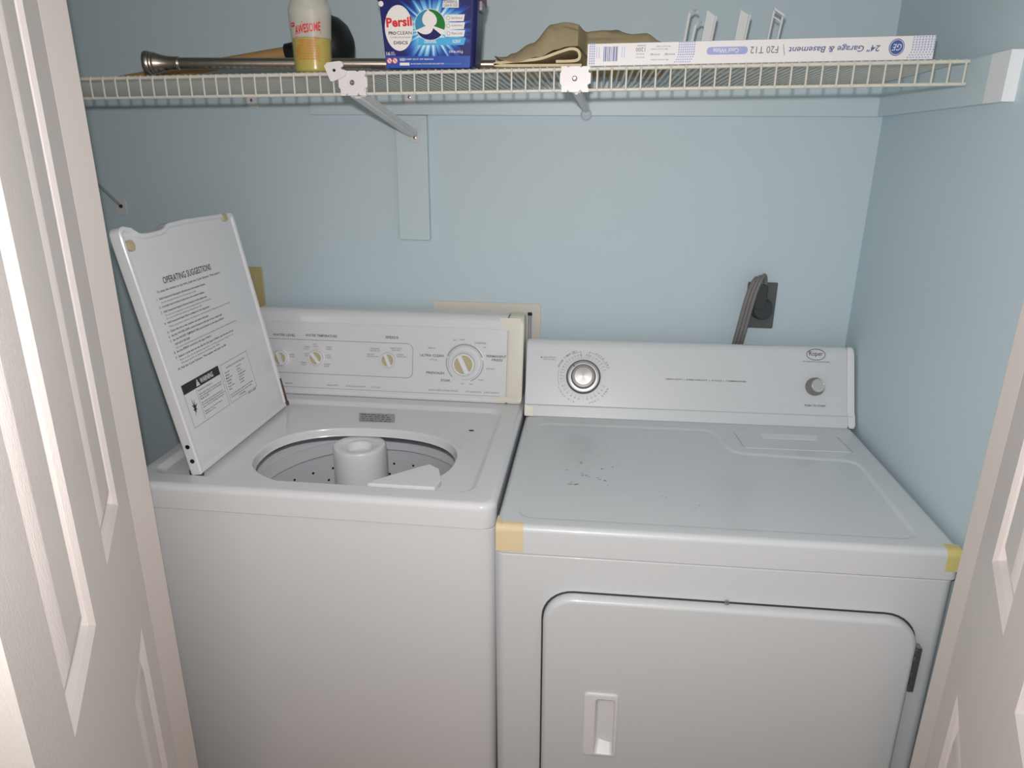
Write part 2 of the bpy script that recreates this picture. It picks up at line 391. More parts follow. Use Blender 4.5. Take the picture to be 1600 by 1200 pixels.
# console
WCF = frame((-.67, -.125, .93), (1, 0, 0), (0, .04, .2))
def extrude_profile(bm, prof, x0, x1, bev=.004, mi=0):
    c = (sum(p[0] for p in prof)/len(prof), sum(p[1] for p in prof)/len(prof))
    def L(x, s):
        out = []
        for y, z in prof:
            q = Vector((y-c[0], z-c[1])); q = q*(1-s/max(q.length, .01)); out.append((x, c[0]+q.x, c[1]+q.y))
        return out
    loft(bm, [L(x0, bev), L(x0+bev*.3, bev*.3), L(x0+bev, 0), L(x1-bev, 0), L(x1-bev*.3, bev*.3), L(x1, bev)], True, True, mi=mi)
wp = [(-.1265, .9235), (-.1275, .929), (-.125, .934), (-.0895, 1.112), (-.086, 1.121), (-.078, 1.127), (-.070, 1.128), (-.035, 1.128), (-.030, 1.123), (-.030, .9235)]
bm = BM(); extrude_profile(bm, wp, -.676, -.055); con = part('console', bm, 'enamel', wm)
bm = BM(); extrude_profile(bm, wp, -.0548, -.0165, .007); part('end_cap', bm, 'cap', con, 'yellowed plastic end cap')
bm = BM()
O, e1, e2 = WCF; nn = e1.cross(e2)
def onplane(fr, pts, d): return [fr[0]+fr[1]*u+fr[2]*v+fr[1].cross(fr[2])*d for u, v in pts]
loft(bm, [onplane(WCF, rrect(.008, .615, .004, .171, .014), .0), onplane(WCF, rrect(.008, .615, .004, .171, .014), .0014), onplane(WCF, rrect(.0088, .6142, .0048, .1702, .0132), .002)], True, True)
pan = part('control_panel', bm, 'panel', con)
PF = frame(O+nn*.002, e1, e2)
bm = BM()
bx = [(.0, .127)]+[(u, v) for u, v in reversed(rrect(-.05, .386, .045, .128, .014)) if u > .2]
bx = [(.02, .128)]+sorted([p for p in rrect(-.05, .386, .045, .128, .014)[:7]], key=lambda p: p[0])+sorted([p for p in rrect(-.05, .386, .045, .128, .014)[21:]], key=lambda p: -p[0])+[(.02, .045)]
pline(bm, PF, bx, .0009, mi=1)
line(bm, PF, (.01, .010), (.60, .010), .0007, mi=1)
T(bm, 'WATER LEVEL', PF, .033, .1345, .058, .0062, .02); T(bm, 'WATER TEMPERATURE', PF, .1165, .1360, .080, .0062, .02); T(bm, 'SPEEDS', PF, .318, .1385, .032, .0062, .02)
T(bm, 'ULTRA CLEAN', PF, .404, .0990, .058, .0062, .02); T(bm, 'CYCLE', PF, .428, .0900, .018, .004, mi=1); T(bm, 'HEAVY', PF, .424, .118, .018, .004, mi=1)
T(bm, 'PREWASH', PF, .420, .0570, .044, .0062, .02); T(bm, 'SOAK', PF, .456, .0400, .024, .0062, .02)
T(bm, 'PERMANENT', PF, .566, .1030, .048, .0060, .02); T(bm, 'PRESS', PF, .579, .0945, .026, .0058, .02); T(bm, 'NORMAL', PF, .537, .1340, .028, .0045, mi=1)
for s, u, v in (('RINSE', .500, .141), ('SPIN', .484, .1395), ('OFF', .505, .0345), ('OFF', .526, .0345), ('WASH', .547, .046), ('DELICATE', .566, .074), ('OFF', .557, .125)): T(bm, s, PF, u, v, None, .0032, mi=1)
for s, u, v in (('WARM', .116, .109), ('COLD', .116, .104), ('HOT', .140, .116), ('COLD', .1395, .111), ('WARM', .172, .110), ('WARM', .172, .105), ('HOT', .118, .092), ('COLD', .118, .087), ('COLD', .172, .090), ('COLD', .172, .085), ('WARM', .108, .070), ('COLD', .108, .065), ('WARM', .168, .068), ('RINSE', .168, .063), ('SUPER', .078, .088), ('LARGE', .078, .083),
                ('REGULAR', .286, .111), ('FAST/SLOW', .284, .106), ('GENTLE', .276, .097), ('SLOW/SLOW', .276, .092), ('HEAVY DUTY', .335, .114), ('FAST/FAST', .338, .109), ('CASUAL', .350, .099), ('FAST/SLOW', .350, .094)):
    T(bm, s, PF, u-.004, v, None, .0034, mi=1)
for s, u, w in (('PREWASH', .064, .018), ('HEAVY DUTY', .172, .028), ('EXTRA LARGE CAPACITY', .220, .050), ('4 CYCLES', .283, .022), ('BLEACH & FABRIC SOFTENER DISPENSER', .426, .072), ('SELF CLEANING FILTER', .518, .038), ('SUPER CAPACITY', .562, .038)): T(bm, s, PF, u, .0165, w, .0036, mi=1)
part('panel_lettering', bm, ['greyink', 'greyink'], pan, smooth=0)
def knob(center, r, h, ang, parent, dialr=None):
    u, v = center; P0 = PF[0]+PF[1]*u+PF[2]*v; ax = nn
    bm = BM(); lathe(bm, [(r*1.12, 0), (r*1.12, h*.25), (r, h*.35), (r*.95, h*.8), (r*.92, h*.86), (r*.80, h*.86), (r*.78, h*.6), (.001, h*.6)], P0, ax, 40, cap1=True)
    k = part('knob', bm, 'plastic', parent)
    bm = BM(); lathe(bm, [(r*.785, h*.55), (r*.785, h*.66), (.001, h*.66)], P0, ax, 32); part('knob_face', bm, 'tan', k, 'tan knob face')
    fr_ = frame(P0, PF[1]*math.cos(ang)+PF[2]*math.sin(ang), -PF[1]*math.sin(ang)+PF[2]*math.cos(ang))
    bm = BM(); prism(bm, rrect(-r*.86, r*.86, -r*.22, r*.22, r*.1, 3), fr_[0], fr_[1], fr_[2], h*.6, h*1.0, bev=r*.06)
    part('grip_bar', bm, 'plastic', k)
    return k
knob((.0560, .081), .0185, .018, math.radians(112), con); knob((.1470, .085), .0185, .018, math.radians(128), con); knob((.3275, .087), .0185, .018, math.radians(112), con)
bm = BM()
P0 = PF[0]+PF[1]*.514+PF[2]*.087
lathe(bm, [(.048, 0), (.048, .0012), (.0455, .002), (.001, .0022)], P0, nn, 64); dk = part('dial_skirt', bm, 'panel', con)
FD = frame(P0+nn*.0021, PF[1], PF[2]); bm = BM()
for a0, a1, r, w in ((20, 160, .0445, .0035), (165, 230, .0445, .002), (-70, 10, .0445, .002), (-100, 200, .040, .0008)):
    pline(bm, FD, [(r*math.cos(math.radians(a0+(a1-a0)*i/24)), r*math.sin(math.radians(a0+(a1-a0)*i/24))) for i in range(25)], w)
part('dial_marks', bm, 'paleink', dk, smooth=0)
knob((.514, .085), .0275, .026, math.radians(116), con)
# masking tape on the console corner
bm = BM(); q = onplane(WCF, rect(.596, .168, .646, .198), .0012); q2 = onplane(WCF, rect(.596, .168, .646, .198), .0018)
loft(bm, [q, q2], True, True); part('tape_strip', bm, 'cap', con, 'yellowed tape on the upper right corner')
bm = BM(); q = onplane(WCF, rect(.594, -.003, .640, .010), .0035); q2 = onplane(WCF, rect(.594, -.003, .640, .010), .0041)
loft(bm, [q, q2], True, True); part('tape_strip', bm, 'cap', con, 'yellowed tape on the lower right corner')

# lid
LA = Vector((-.570, -.581, .919)); LF = frame(LA, (0, 1, 0), (-.085, 0, .455)); ln = LF[1].cross(LF[2])
def arcpts(c, r, a0, a1, n=5): return [(c[0]+r*math.cos(math.radians(a0+(a1-a0)*i/n)), c[1]+r*math.sin(math.radians(a0+(a1-a0)*i/n))) for i in range(n+1)]
lid_out = [(0, .002)]+[(.385, 0)]+arcpts((.371, .442), .014, 0, 90)+[(.19, .4575), (.142, .4555), (.132, .4525), (.122, .4475), (.108, .4455), (.075, .4445), (.055, .4455), (.046, .4485), (.037, .454), (.030, .4585)]+arcpts((.012, .446), .016, 70, 160)+[(-.004, .43)]
def inset(poly, s):
    n = len(poly); out = []
    for i in range(n):
        p0, p1, p2 = Vector(poly[i-1]), Vector(poly[i]), Vector(poly[(i+1) % n])
        d1 = (p1-p0).normalized(); d2 = (p2-p1).normalized(); n1 = Vector((-d1.y, d1.x)); n2 = Vector((-d2.y, d2.x)); m = (n1+n2)
        m = m/max(m.length_squared/2, .3) if m.length else n1
        out.append((p1.x+m.x*s, p1.y+m.y*s))
    return out
bm = BM()
loft(bm, [onplane(LF, inset(lid_out, .004), -.023), onplane(LF, inset(lid_out, .001), -.021), onplane(LF, lid_out, -.018), onplane(LF, lid_out, -.002), onplane(LF, inset(lid_out, .0015), .0), onplane(LF, inset(lid_out, .006), .0005), onplane(LF, inset(lid_out, .0085), -.0008), onplane(LF, inset(lid_out, .0105), -.004)], True, True)
lid = part('lid', bm, 'enamel', wm, 'open lid with printed operating suggestions on its underside')
IF = frame(LA+ln*-.0040, LF[1], LF[2])
bm = BM()
def LN(s, u0, u1, v, h=.0046, b=.01, mi=0): T(bm, s, IF, u0, v, u1-u0, h, b, mi=mi)
LN('OPERATING SUGGESTIONS', .075, .241, .3510, .0125, .008)
LN('To stop the washer at any time, push the Cycle Selector. Then push in.', .047, .270, .3375, .0056, .005)
rowsL = [('1.  Add measured detergent directly into the washer basket.', .040, .204, .3250, .0054, 0), ('See the detergent directions for the amount to use.', .050, .165, .3185, .0042, 1),
 ('2.  Loosely load sorted clothes into the washer basket.', .040, .192, .3105, .0054, 0), ('3.  Add measured liquid chlorine bleach to the dispenser.', .040, .197, .3010, .0054, 0),
 ('Do not use the dispenser to add powdered bleach to the wash load.', .050, .208, .2945, .0042, 1), ('Do not overfill the dispenser, bleach may spill.', .050, .170, .2885, .0042, 1),
 ('4.  Add measured liquid fabric softener to the dispenser.', .040, .195, .2805, .0054, 0), ('When using fabric softener, the dispenser must be in place. Dilute with water as directed.', .050, .273, .2735, .0042, 1),
 ('5.  Close the lid so the washer can start and spin.', .040, .182, .2645, .0054, 0), ('6.  Set the WATER LEVEL control based on the size of your wash load.', .040, .230, .2560, .0054, 0),
 ('7.  Set the WATER TEMPERATURE control based on the types of fabric', .040, .233, .2475, .0054, 0), ('and soil in the load.', .051, .100, .2405, .0050, 0), ('Use warm rinse for best results. Cold rinse saves energy and may reduce wrinkling of clothes.', .050, .276, .2330, .0042, 1),
 ('8.  Set the SPEEDS control for the type of fabric.', .040, .170, .2255, .0054, 0), ('9.  Select a cycle and set the dial for the type of fabric and amount of soil.', .040, .254, .2160, .0054, 0),
 ('Push in the Cycle Selector and turn it to the cycle you want to use.', .050, .250, .2095, .0042, 1), ('Always push in before turning the dial.', .050, .190, .2035, .0042, 1),
 ('10. Pull the Cycle Selector. The washer will start to fill.', .036, .211, .1950, .0054, 0)]
for s, u0, u1, v, h, k in rowsL: LN(s, u0, u1, v, h, .006 if not k else 0, mi=k)
instr = part('printed_instructions', bm, ['ink', 'greyink'], lid, 'printed operating suggestions', smooth=0)
bm = BM()
decal(bm, rect(.0285, .150, .1595, .168), IF, .0003, 0); T(bm, 'WARNING', IF, .088, .1535, .047, .0105, .02, mi=2, lift=.0007); decal(bm, [(.072, .1525), (.085, .1525), (.0785, .166)], IF, .0007, 2)
T(bm, '!', IF, .0778, .1545, .0016, .008, .02, lift=.0010)
pline(bm, IF, rect(.0285, .084, .1605, .168), .0007, True, mi=1); pline(bm, IF, rect(.168, .084, .280, .1655), .0007, True, mi=1); line(bm, IF, (.068, .087), (.068, .148), .0006, mi=1)
bur = []
for i, (r0) in enumerate([.021, .006, .019, .0055, .022, .006, .016, .005, .014, .006, .018, .005, .012, .0045, .013, .006]):
    a_ = 2*math.pi*i/16+.3; bur.append((.048+r0*.52*math.cos(a_), .118+r0*math.sin(a_)))
decal(bm, bur, IF, .0004, 0)
for s, v, u1 in (('Explosion Hazard', .1415, .122), ('Never place items in the washer that are', .1340, .156), ('damp with gasoline or other flammable', .1295, .154), ('fluids or oils.', .1250, .104), ('No washer can completely remove oil.', .1170, .152), ('Do not dry anything that has ever had any', .1125, .157), ('type of oil on it, including cooking oils.', .1080, .153), ('Doing so can result in death,', .0990, .140), ('explosion or fire.', .0945, .112)):
    T(bm, s, IF, .0725, v, u1-.0725, .0036, .004, mi=0)
T(bm, 'SUGGESTED LOAD SIZES AND LEVELS', IF, .185, .1530, .080, .0036, mi=1)
for i, (s1, s2) in enumerate((('Heavy Work', '3 pair of pants'), ('Clothes', '3 shirts'), ('Mixed Load', '4 pair of jeans'), ('Delicates', '3 double sheets'), ('Towels', '4 pillow cases'), ('Perm. Press', '8 t-shirts'), ('Knits', '6 shorts'))):
    T(bm, s1, IF, .175, .1445-i*.0058, None, .0036, .004); T(bm, s2, IF, .222, .1445-i*.0058, None, .0036, .004)
for s, u0, u1, v in (('See your Use and Care Guide for more detailed', .172, .270, .0980), ('washing instructions and for proper sorting', .172, .262, .0930), ('of loads.', .205, .232, .0880), ('PART NO. 3366847', .240, .275, .0790)): T(bm, s, IF, u0, v, u1-u0, .0036, .003)
part('warning_label', bm, ['ink', 'greyink', 'white'], lid, 'black WARNING banner above boxed small print', smooth=0)
for u, v, r1, r2, lab in ((.0135, .4285, .0085, .0095, 'tan rubber bumper at the upper left of the lid'), (.343, .4475, .0085, .0085, 'tan rubber bumper at the upper right of the lid')):
    bm = BM(); prism(bm, circ(u, v, r1, 24, r2), LF[0], LF[1], LF[2], -.004, .0035, bev=.0012); part('bumper', bm, 'tan', lid, lab)
for h_, in ((.059,), (.030,)):
    bm = BM(); P0 = LF[0]+LF[1]*-.0002+LF[2]*h_+ln*-.010; lathe(bm, [(.0042, -.0006), (.0042, .0012), (.002, .0016), (.0001, .0016)], P0, -LF[1], 16); part('screw', bm, 'rubber', lid)
bm = BM(); prism(bm, [(.3775, .012), (.384, .010), (.384, .068), (.379, .068)], LF[0], LF[1], LF[2], -.001, .0022); prism(bm, circ(.381, .006, .006, 12), LF[0], LF[1], LF[2], -.01, .003)
part('hinge', bm, 'rust', lid, 'rusty hinge strip at the back corner of the lid')
bm = BM(); box(bm, LA.x-.028, LA.x-.004, -.578, -.566, zr-.001, .926, .002); part('hinge', bm, 'rust', lid, 'front hinge foot of the lid')

# ================================================================== DRYER
dr = thing('clothes_dryer', 'white front-loading clothes dryer standing against the right wall', 'clothes dryer', (.3685, -.33, 0))
DZ = .914; DY = -.669; DX = .7385
bm = BM(); slab(bm, -.0030, DX-.001, DY+.004, -.062, 0, .8585, .018, .003, 'z', 6); part('cabinet', bm, 'enamel_top', dr)
# top panel with embossed field
bm = BM()
def fillet(poly, r, n=5):
    out = []; m = len(poly)
    for i in range(m):
        p0, p1, p2 = Vector(poly[i-1]), Vector(poly[i]), Vector(poly[(i+1) % m]); d0 = (p0-p1).normalized(); d2 = (p2-p1).normalized()
        rr = min(r, (p0-p1).length*.45, (p2-p1).length*.45); a_, c_ = p1+d0*rr, p1+d2*rr
        for k in range(n+1):
            t = k/n; q = a_*(1-t)**2+p1*2*t*(1-t)+c_*t*t; out.append((q.x, q.y))
    return out
loops = []; dox = (0, DX, DY, -.058)
loops.append(rl(.008, DX-.008, DY+.008, -.063, .012, .8625)); loops.append(rl(*dox, .014, .8625))
for i in range(6):
    t = math.pi/2*i/5; s = .011*(1-math.cos(t)); loops.append(rl(s, DX-s, DY+s, -.058-s, max(.014-s, .006), DZ-.011*(1-math.sin(t))))
vv = loft(bm, loops)
emb = fillet([(.030, -.640), (.690, -.640), (.694, -.330), (.447, -.314), (.431, -.192), (.030, -.192)], .035)
def bumpface(outer_edges_loop, poly, dz):
    lo = [poly, inset(poly, .003), inset(poly, .007), inset(poly, .010)]; hs_ = (0, -dz*.25, -dz*.8, -dz)
    w_ = loft(bm, [[(u, v, DZ+h) for u, v in L] for L, h in zip(lo, hs_)], False, True)
    return w_[0]
e0 = bumpface(None, emb, .0035)
lint = fillet([(.476, -.292), (.697, -.292), (.690, -.205), (.470, -.205)], .004, 2)
e1_ = [bm.verts.new((u, v, DZ)) for u, v in lint]
for i in range(len(e1_)): bm.edges.new((e1_[i], e1_[(i+1) % len(e1_)]))
bm.edges.ensure_lookup_table()
def loop_edges(L): return [bm.edges.get((L[i], L[(i+1) % len(L)])) for i in range(len(L))]
bmesh.ops.triangle_fill(bm, use_beauty=True, use_dissolve=False, edges=loop_edges(vv[-1])+loop_edges(e0)+loop_edges(e1_))
# shallow well under the lint lid
w1 = [bm.verts.new((u, v, DZ-.006)) for u, v in lint]
for i in range(len(lint)): j = (i+1) % len(lint); bm.faces.new((e1_[i], e1_[j], w1[j], w1[i]))
bm.faces.new(w1)
# scratches and stains
DE = frame((0, 0, DZ-.0035), (1, 0, 0), (0, 1, 0))
for (u, v, n_, sp_, sz) in ((.150, -.43, 10, .020, .005), (.170, -.475, 7, .014, .006), (.122, -.49, 4, .006, .008), (.12, -.535, 3, .015, .003), (.205, -.41, 4, .02, .003), (.335, -.299, 1, .0, .004), (.291, -.55, 5, .03, .003), (.16, -.38, 6, .04, .0025), (.10, -.36, 5, .03, .002), (.24, -.51, 3, .03, .002), (.50, -.43, 3, .06, .002), (.32, -.56, 3, .03, .002)):
    for k in range(n_):
        cu, cv, a_ = u+random.gauss(0, sp_), v+random.gauss(0, sp_), random.uniform(-.5, .5); L_ = 1.4*sz*random.uniform(.4, 1.2); w_ = L_*random.uniform(.15, .4)
        P_ = [(-L_/2, -w_*.3), (-L_*.1, -w_/2), (L_/2, -w_*.1), (L_*.2, w_/2), (-L_*.3, w_*.4)]
        decal(bm, [(cu+x*math.cos(a_)-y*math.sin(a_), cv+x*math.sin(a_)+y*math.cos(a_)) for x, y in P_], DE, .0004, 1)
part('top_panel', bm, ['enamel_top', 'scratch'], dr)
bm = BM(); li = inset(lint, .0015); prism(bm, li, (0, 0, 0), (1, 0, 0), (0, 1, 0), DZ-.006, DZ-.0002, bev=.0012)
prism(bm, rrect(.480, .690, -.2925, -.286, .002, 2), (0, 0, 0), (1, 0, 0), (0, 1, 0), DZ-.004, DZ+.0012, bev=.001)
ll = part('lint_lid', bm, 'enamel_top', dr)
DT = frame((0, 0, DZ), (1, 0, 0), (0, 1, 0))
bm = BM(); loft(bm, [[(u, v, DZ+h) for u, v in ((.527, -.234), (.640, -.234), (.648, -.207), (.527, -.207))] for h in (-.0004, .0004)], True, True); part('sticker', bm, 'sticker', ll, 'blank white sticker on the lint lid', smooth=0)
# front: door
def px(bm, u0, u1, v0, v1, r, d, ins=0): return [(u, DY+.004-d, v) for u, v in rrect(u0+ins, u1-ins, v0+ins, v1-ins, max(r-ins, .001), 8)]
d0 = (.0795, .6955, .235, .7925)
bm = BM(); loft(bm, [px(bm, *d0, .055, -.001), px(bm, *d0, .055, .0012)], False, True); part('door_gap', bm, 'seam', dr, 'dark gap around the door', smooth=0)
bm = BM(); dd = (.0830, .6925, .239, .7895)
hx = (.1585, .2190, .4600, .6000)
lo = [px(bm, *dd, .052, 0.0), px(bm, *dd, .052, .010)]
for i in range(1, 6):
    t = math.pi/2*i/5; lo.append(px(bm, *dd, .052, .010+.009*math.sin(t), .009*(1-math.cos(t))))
vv = loft(bm, lo, True, False)
pk = (.180, .2125, .4680, .5880)
pl = [bm.verts.new((u, DY+.004-.019, v)) for u, v in rrect(*pk, .005, 3)]
for i in range(len(pl)): bm.edges.new((pl[i], pl[(i+1) % len(pl)]))
bmesh.ops.triangle_fill(bm, use_beauty=True, use_dissolve=False, edges=loop_edges(vv[-1])+loop_edges(pl))
ddoor = part('door', bm, 'enamel_top', dr)
bm = BM(); yf = DY+.004-.019
fr_l = [[(u, yf+q, v) for u, v in rrect(hx[0]+s, hx[1]-s, hx[2]+s, hx[3]-s, max(.007-s, .002), 3)] for s, q in ((0, .0), (0, -.002), (.0015, -.0035), (.004, -.004))]
fr_l.append([(u, yf-.004, v) for u, v in rrect(pk[0]-.0015, pk[1]+.0015, pk[2]-.0015, pk[3]+.0015, .005, 3)])
fr_l.append([(u, yf-.0025, v) for u, v in rrect(*pk, .005, 3)])
fr_l.append([(u if u > .195 else u+.004, yf+.016 if u < .195 else yf+.010, v+(.014 if v < .5 else 0)) for u, v in rrect(pk[0], pk[1]-.0, pk[2], pk[3], .005, 3)])
loft(bm, fr_l, False, True); part('handle', bm, 'plastic', ddoor, 'recessed white finger pull')
bm = BM(); box(bm, .6915, .7005, yf+.002, yf+.016, .653, .740, .001)
for zz in (.662, .690, .718, .734): box(bm, .690, .6935, yf-.001, yf+.006, zz-.004, zz+.004, .0008)
part('hinge', bm, 'screw', ddoor, 'steel door hinge')
bm = BM(); lathe(bm, [(.004, 0), (.004, .003), (.0002, .0035)], (.3885, DY+.004-.002, .7925), (0, -1, 0), 14); part('screw', bm, 'screw', dr)
# console
DCF = frame((0, -.155, .914), (1, 0, 0), (0, .075, .165)); dn = DCF[1].cross(DCF[2])
dp = [(-.157, .9145), (-.1575, .918), (-.1475, .938), (-.143, .9395), (-.0855, 1.066), (-.080, 1.0745), (-.076, 1.0785), (-.072, 1.0795), (-.069, 1.0795), (-.066, 1.077), (-.066, .9145)]
bm = BM(); extrude_profile(bm, dp, -.0025, .7285, .003); dc = part('console', bm, 'enamel_top', dr)
dp2 = [(y-.0012 if y < -.05 else y, z+(.0012 if z > 1.05 else 0)) for y, z in dp]
bm = BM(); extrude_profile(bm, dp2, .7288, .7435, .005); part('end_cap', bm, 'plastic', dc)
bm = BM(); q = [(u, -.1585+.0, z) for u, z in ((-.001, .9155), (.020, .9155), (.018, .937), (-.001, .939))]
loft(bm, [[(u, y, z) for (u, _, z), y in zip(q, (-.1592, -.1592, -.1495, -.1490))], [(u, y-.0006, z) for (u, _, z), y in zip(q, (-.1592, -.1592, -.1495, -.1490))]], True, True); part('tape_strip', bm, 'cap', dc, 'yellowed tape at the lower left corner', smooth=0)
DF = frame(DCF[0]+dn*-.0027, DCF[1], DCF[2])
# actual console face plane
f0 = Vector((0, -.143, .9395)); f1 = Vector((0, -.0855, 1.066)); fe2 = (f1-f0).normalized(); fn = Vector((1, 0, 0)).cross(fe2)
FF = frame(f0, (1, 0, 0), fe2)   # v=0 at the strip, about .029 above DCF's zero
SV = .0285
bm = BM()
T(bm, 'HEAVY DUTY  |  SUPER CAPACITY  |  4 CYCLE  |  3 TEMPERATURE', FF, .325, .0955-SV, .181, .0046, .01)
part('panel_lettering', bm, ['ink', 'greyink'], dc, smooth=0); bm = BM()
T(bm, 'Roper', FF, .6450, .1600-SV, .030, .0135, .004)
pline(bm, FF, circ(.6600, .1660-SV, .0205, 40, .0125), .0012, True)
T(bm, 'BY WHIRLPOOL CORPORATION', FF, .632, .1480-SV, .058, .0028, 0)
part('logo', bm, ['ink', 'greyink'], dc, 'oval logo with lettering', smooth=0); bm = BM()
T(bm, 'PUSH TO START', FF, .636, .0465-SV, .046, .0046, .01)
part('knob_caption', bm, ['ink', 'greyink'], dc, smooth=0); bm = BM()
decal(bm, circ(.0330, .1405-SV, .0016, 12), FF)
T(bm, 'NORMAL SETTING FOR', FF, .037, .1395-SV, .030, .0030, mi=1); T(bm, 'MOST DRY LOADS', FF, .037, .1345-SV, .030, .0030, mi=1)
part('setting_note', bm, ['ink', 'greyink'], dc, smooth=0); bm = BM()
dc0 = (.1335, .0965-SV)
def arc_text(s, r, a0, a1, h, mi=1):
    for i, ch in enumerate(s):
        if ch == ' ': continue
        a_ = math.radians(a0+(a1-a0)*i/max(1, len(s)-1)); T(bm, ch, FF, dc0[0]+r*math.cos(a_), dc0[1]+r*math.sin(a_), None, h, .008, rot=a_-math.pi/2, mi=mi, center=True)
def arcl(r, a0, a1, w=.0006, mi=1):
    pline(bm, FF, [(dc0[0]+r*math.cos(math.radians(a0+(a1-a0)*i/20)), dc0[1]+r*math.sin(math.radians(a0+(a1-a0)*i/20))) for i in range(21)], w, mi=mi)
arc_text('SENSOR TIMED DRY', .0635, 160, 108, .0042); arc_text('AUTO DRY', .0635, 62, 22, .0042); arc_text('FLUFF AIR', .063, 205, 250, .004); arc_text('COOL DOWN', .063, 285, 335, .004)
arcl(.060, 98, 118); arcl(.060, 20, 78); arcl(.060, 165, 200)
for a_ in list(range(20, 84, 9))+list(range(98, 200, 8))+list(range(205, 340, 11)):
    c, s_ = math.cos(math.radians(a_)), math.sin(math.radians(a_)); line(bm, FF, (dc0[0]+.046*c, dc0[1]+.046*s_), (dc0[0]+.049*c, dc0[1]+.049*s_), .0006, mi=1)
    T(bm, str((a_*7) % 90 // 10 * 10 or 5), FF, dc0[0]+.053*c, dc0[1]+.053*s_, None, .0032, mi=1, center=True)
for a_ in (98, 78): 
    c, s_ = math.cos(math.radians(a_)), math.sin(math.radians(a_)); line(bm, FF, (dc0[0]+.045*c, dc0[1]+.045*s_), (dc0[0]+.062*c, dc0[1]+.062*s_), .0006, mi=1)
part('dial_marks', bm, ['ink', 'greyink'], dc, smooth=0)
def fpt(u, v): return FF[0]+FF[1]*u+FF[2]*v
P0 = fpt(*dc0)
bm = BM(); lathe(bm, [(.0405, 0), (.0405, .003), (.0395, .010), (.0375, .012), (.001, .012)], P0, fn, 56); dial = part('timer_dial', bm, 'darkchrome', dc, 'round timer dial with a bright metal ring')
bm = BM(); lathe(bm, [(.0374, .011), (.0370, .0140), (.0360, .0146), (.0300, .0150), (.0290, .0148), (.0285, .013)], P0, fn, 56, cap0=False, cap1=False)
part('metal_ring', bm, 'disc', dial)
bm = BM(); lathe(bm, [(.0288, .012), (.0285, .018), (.026, .0215), (.0215, .0222), (.001, .0222)], P0, fn, 48); part('dial_knob', bm, 'greydial', dial)
bm = BM(); lathe(bm, [(.0212, .0218), (.0212, .0232), (.0203, .0237), (.001, .0240)], P0, fn, 48); part('metal_cap', bm, 'disc', dial)
c, s_ = math.cos(math.radians(133)), math.sin(math.radians(133)); bm = BM(); FD2 = frame(P0, FF[1]*c+FF[2]*s_, -FF[1]*s_+FF[2]*c)
prism(bm, rect(.0300, -.0009, .0360, .0009), FD2[0], FD2[1], FD2[2], .012, .0158); part('pointer', bm, 'rubber', dial)
P0 = fpt(.657, .092-SV)
bm = BM(); lathe(bm, [(.0205, 0), (.0203, .008), (.0190, .010), (.0150, .022), (.0145, .027), (.0001, .027)], P0, fn, 40); kn = part('start_knob', bm, 'greydial', dc)
bm = BM(); lathe(bm, [(.0146, .0265), (.0146, .0285), (.0132, .0285), (.0130, .0272), (.0001, .0272)], P0, fn, 40)
FD3 = frame(P0, FF[1]*math.cos(.14)+FF[2]*math.sin(.14), -FF[1]*math.sin(.14)+FF[2]*math.cos(.14)); prism(bm, rect(-.0130, -.0013, .0130, .0013), FD3[0], FD3[1], FD3[2], .027, .0295)
part('knob_face', bm, 'chrome', kn)
# tape on the front corners
def corner_tape(u0, u1, lowz, back, m, lab, flap=None):
    bm = BM(); pr = [(DY-.0006, lowz)]
    for i in range(7):
        t = math.pi/2*i/6; pr.append((DY+.011-.0116*math.cos(t), DZ-.011+.0116*math.sin(t)))
    pr.append((back, DZ+.0006)); pin = [(y+.0005, z-.0005) for y, z in pr]
    lo = [[(u, y, z) for y, z in pr]+[(u, y, z) for y, z in reversed(pin)] for u in (u0, u1)]
    loft(bm, lo, True, True)
    if flap: loft(bm, [[(u, v, DZ+h) for u, v in flap] for h in (.0002, .0009)], True, True)
    part('tape_strip', bm, m, dr, lab, smooth=25)
corner_tape(.001, .0475, .8655, -.655, 'tape', 'beige masking tape on the left front corner', [(.001, -.660), (.013, -.664), (.006, -.645), (.001, -.636)])
corner_tape(.7145, .7370, .8780, -.648, 'tapey', 'yellow masking tape on the right front corner')
dr.rotation_euler = (0, -.0105, 0); dr.location.x += .0050; dr.location.z = -.0037

# ================================================================== WALL FITTINGS
ot = thing('wall_outlet', 'dark dryer outlet plate on the back wall above the dryer', 'outlet', (.538, -.0, 1.157))
bm = BM(); slab(bm, .5035, .5715, 1.102, 1.212, -.004, 0, .003, .001, 'y'); part('cover_plate', bm, 'outlet', ot)
bm = BM(); lathe(bm, [(.026, .0), (.026, .004), (.024, .006), (.001, .006)], (.5395, -.004, 1.150), (0, -1, 0), 36); part('socket', bm, 'outlet2', ot)
cd_ = thing('power_cord', 'thick grey dryer cord looping out of the dark outlet', 'cord', (.5395, -.010, 1.15))
bm = BM(); lathe(bm, [(.023, 0), (.023, .014), (.020, .018), (.001, .019)], (.5395, -.0105, 1.150), (0, -1, 0), 32); slab(bm, .517, .545, 1.150, 1.212, -.030, -.0105, .010, .004, 'y'); part('plug', bm, 'outlet2', cd_)
bm = BM(); base = spline([(.531, -.020, 1.195), (.528, -.026, 1.218), (.522, -.036, 1.230), (.514, -.045, 1.222), (.505, -.050, 1.198), (.498, -.053, 1.165), (.4905, -.050, 1.110), (.487, -.036, 1.06), (.486, -.024, .98), (.486, -.022, .80)], 7)
for k in (-1, 0, 1):
    tube(bm, [p+Vector((.0085*k, 0, .0035*k)) for p in base], .0048, 8)
part('cable', bm, 'cord', cd_)
to = thing('wall_outlet', 'tan outlet plate on the back wall behind the open washer lid', 'outlet', (-.73, 0, 1.157))
